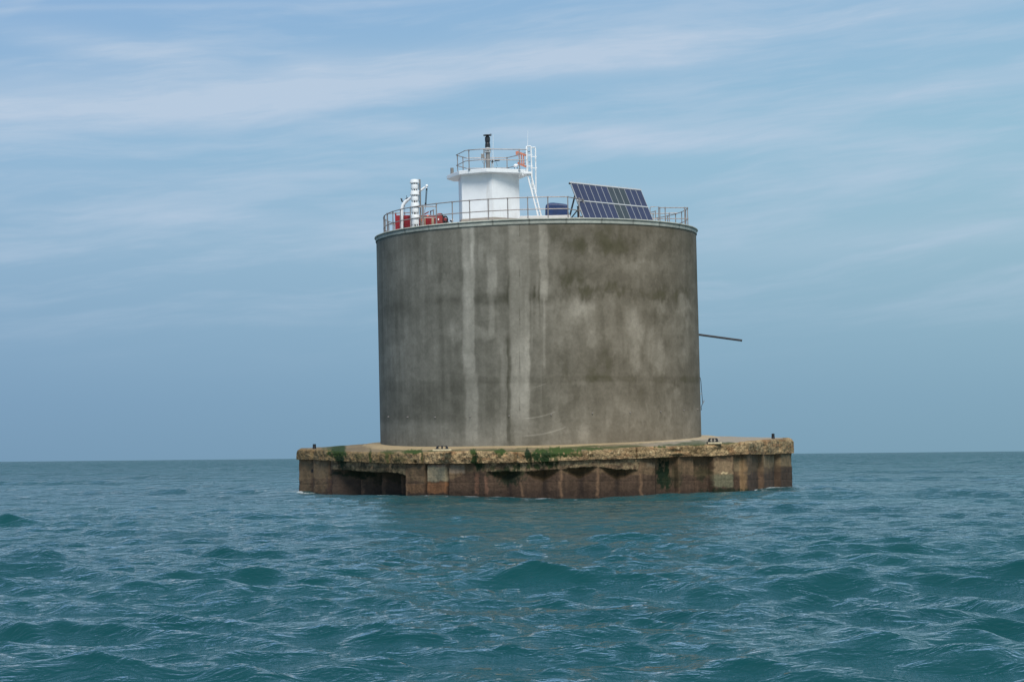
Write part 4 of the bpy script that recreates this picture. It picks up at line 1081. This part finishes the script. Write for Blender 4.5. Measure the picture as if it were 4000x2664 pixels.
for f in (.01, .34, .67, .97):
    up = TL+E*f+S1*.30-Nn*.05; ft = up+hs*.55; ft.z = DZ
    mb = MB(); mb.tube([tuple(up+S1*-.27), tuple(TL+E*f+S1*.98-Nn*.06)], .035, 6); part('rafter', mb, M['darksteel'], t)
    mb = MB(); mb.tube([tuple(up), tuple(ft)], .045, 6); part('leg', mb, M['darksteel'], t)
    mid = TL+E*f+S1*.62-Nn*.05; mb = MB(); mb.tube([tuple(mid), tuple(Vector((ft.x, ft.y, DZ+.1)))], .03, 6); part('brace', mb, M['darksteel'], t)
    mb = MB(); lo = TL+E*f+S1*.85-Nn*.05; k_ = up.lerp(ft, .8); mb.tube([tuple(k_), (lo.x, lo.y, k_.z)], .028, 6); part('brace', mb, M['galv'], t)
mb = MB(); mb.tube([tuple(TL-E*.016-Nn*.02), tuple(TL-E*.002-Nn*.02)], .045, 8); part('end_cap', mb, M['darksteel'], t)
mb = MB()
rnd = random.Random(2)
for k in range(34):
    p = TL+E*((k+.5)/34)+Vector((0, 0, .03)); mb.tube([tuple(p), tuple(p+Vector((rnd.uniform(-.05, .05), 0, rnd.uniform(.08, .17))))], .004, 4)
each('bird_spike', mb, M['alu'], t)
q = P(2259, 830, -6.0)
t = thing('cabinet_post', 'dark upright post standing behind the left edge of the solar panels', 'post', (q.x, q.y, DZ))
mb = MB(); z_ = P(2259, 808, -6.0).z; mb.box((q.x, q.y, (DZ+z_)/2), (.10, .10, z_-DZ)); part('post', mb, M['darksteel'], t, bevel=.006)
mb = MB(); mb.box((q.x, q.y, z_+.01), (.13, .13, .03)); part('cap', mb, M['galv'], t)

# ------------------------------------------------------------------ fittings on the platform
def bollard(px, ybot, ytop, Y, wpx, label):
    p = W(px, ybot, Y); q = W(px, ytop, Y); r = wpx/2*Y/F_PX
    t = thing('mooring_bollard', label, 'bollard', tuple(p), 'mooring bollards', Matrix.Identity(4))
    hh = q.z-p.z+.03; b = (p.x, p.y, p.z-.03)
    mb = MB(); mb.lathe(b, [(r*1.05, 0), (r*.98, hh*.3), (r*.88, hh*.75), (r*.93, hh*.9)], 18); part('post', mb, M['black_iron'], t, True)
    mb = MB(); mb.lathe(b, [(r*.93, hh*.9), (r*.9, hh*.96), (r*.6, hh)], 18); part('cap', mb, M['black_iron'], t, True)
bollard(1228, 1750, 1734, 81.5, 14, 'small black iron bollard near the left end of the platform')
bollard(3020, 1711, 1693, 80.0, 13, 'small black iron bollard near the right end of the platform')
def bitts(px0, px1, ybot, ytop, Y, label, joined):
    a, b = W(px0, ybot, Y), W(px1, ybot, Y); ztop = W(px0, ytop, Y).z; L = b.x-a.x; c = (a+b)/2; h = ztop-c.z
    t = thing('mooring_cleat', label, 'mooring cleat', tuple(c), 'iron mooring cleats on the platform edge', Matrix.Identity(4))
    def prof(pts, th, name, r=0):
        n = len(pts); vs = [Vector((c.x+x*L, c.y-th/2, c.z+z*h)) for x, z in pts]+[Vector((c.x+x*L, c.y+th/2, c.z+z*h)) for x, z in pts]
        mb = MB(); mb.add(vs, [tuple(range(n)), tuple(range(2*n-1, n-1, -1))]+[(i, n+i, n+(i+1) % n, (i+1) % n) for i in range(n)])
        part(name, mb, M['black_iron'], t, bevel=.012)
    prof([(-.5, -.15), (.5, -.15), (.5, .10), (.46, .16), (-.46, .16), (-.5, .10)], .32, 'base_plate')
    tipx = .30 if not joined else .17
    for s in (-1, 1):
        pts = [(s*.42, .14), (s*.36, .75), (s*.31, 1.0), (s*(.12 if joined else .15), 1.0), (s*(.10 if joined else .17), .86), (s*.21, .72), (s*.25, .5), (s*.21, .28), (s*.16, .14)]
        if s < 0: pts = pts[::-1]
        prof(pts, .17, 'horn')
    prof([(-.055, .14), (.055, .14), (.045, .6), (.075, 1.0), (-.075, 1.0), (-.045, .6)], .16, 'centre_post')
bitts(1697, 1757, 1755, 1741, 71.6, 'black iron double-horned cleat with open centre, left front edge of the platform', False)
bitts(2761, 2810, 1728, 1711, 71.7, 'black iron closed double cleat, right front edge of the platform', True)
for px, py, Y, wd in [(1727, 1758, 71.6, .85), (2790, 1731, 71.7, .62)]:
    q = W(px, py, Y); tt = thing('cleat_pad', 'pale mortar pad under the %s iron cleat' % ('left' if px < 2000 else 'right'), 'mortar pad', tuple(q), 'mortar pads under cleats', Matrix.Identity(4))
    mb = MB(); mb.box((q.x, q.y, q.z), (wd, .5, .08)); part('pad', mb, simple('pale_mortar', lin(190, 175, 140), .9, var=.2, scale=8) if px < 2000 else bpy.data.materials['pale_mortar'], tt, bevel=.02)

a, b = P(2728, 1307, -.3), P(2897, 1330, -.3)
t = thing('outrigger_pole', 'dark horizontal pole jutting out from the right side of the tower wall', 'pole', tuple(a))
mb = MB(); mb.tube([tuple(a-(b-a)*.3), tuple(b)], .055, 12); part('pole', mb, M['black_iron'], t, True)
mb = MB(); d_ = (b-a).normalized(); mb.tube([tuple(b-d_*.01), tuple(b+d_*.02)], .060, 12); part('end_cap', mb, M['black_iron'], t, True)
e_ = P(2730, 1490, 0)
t = thing('broken_cable', 'thin bent cable with hooked end hanging off the right side of the tower wall', 'cable', tuple(e_))
mb = MB(); mb.tube(tp((2730, 1472), (2735, 1475), (2738, 1490), (2741, 1530), (2744, 1565), (2745, 1576), (2741, 1584), (2739, 1588), (2740, 1602), (2738, 1600), d=-.2), .016, 6); part('strand', mb, M['darksteel'], t, True)
mb = MB(); mb.tube(tp((2751, 1563), (2745, 1577), d=-.2), .018, 6); mb.tube(tp((2730, 1538), (2741, 1538), d=-.2), .014, 6); part('bracket', mb, M['galv'], t, True)

bpy.context.view_layer.update()
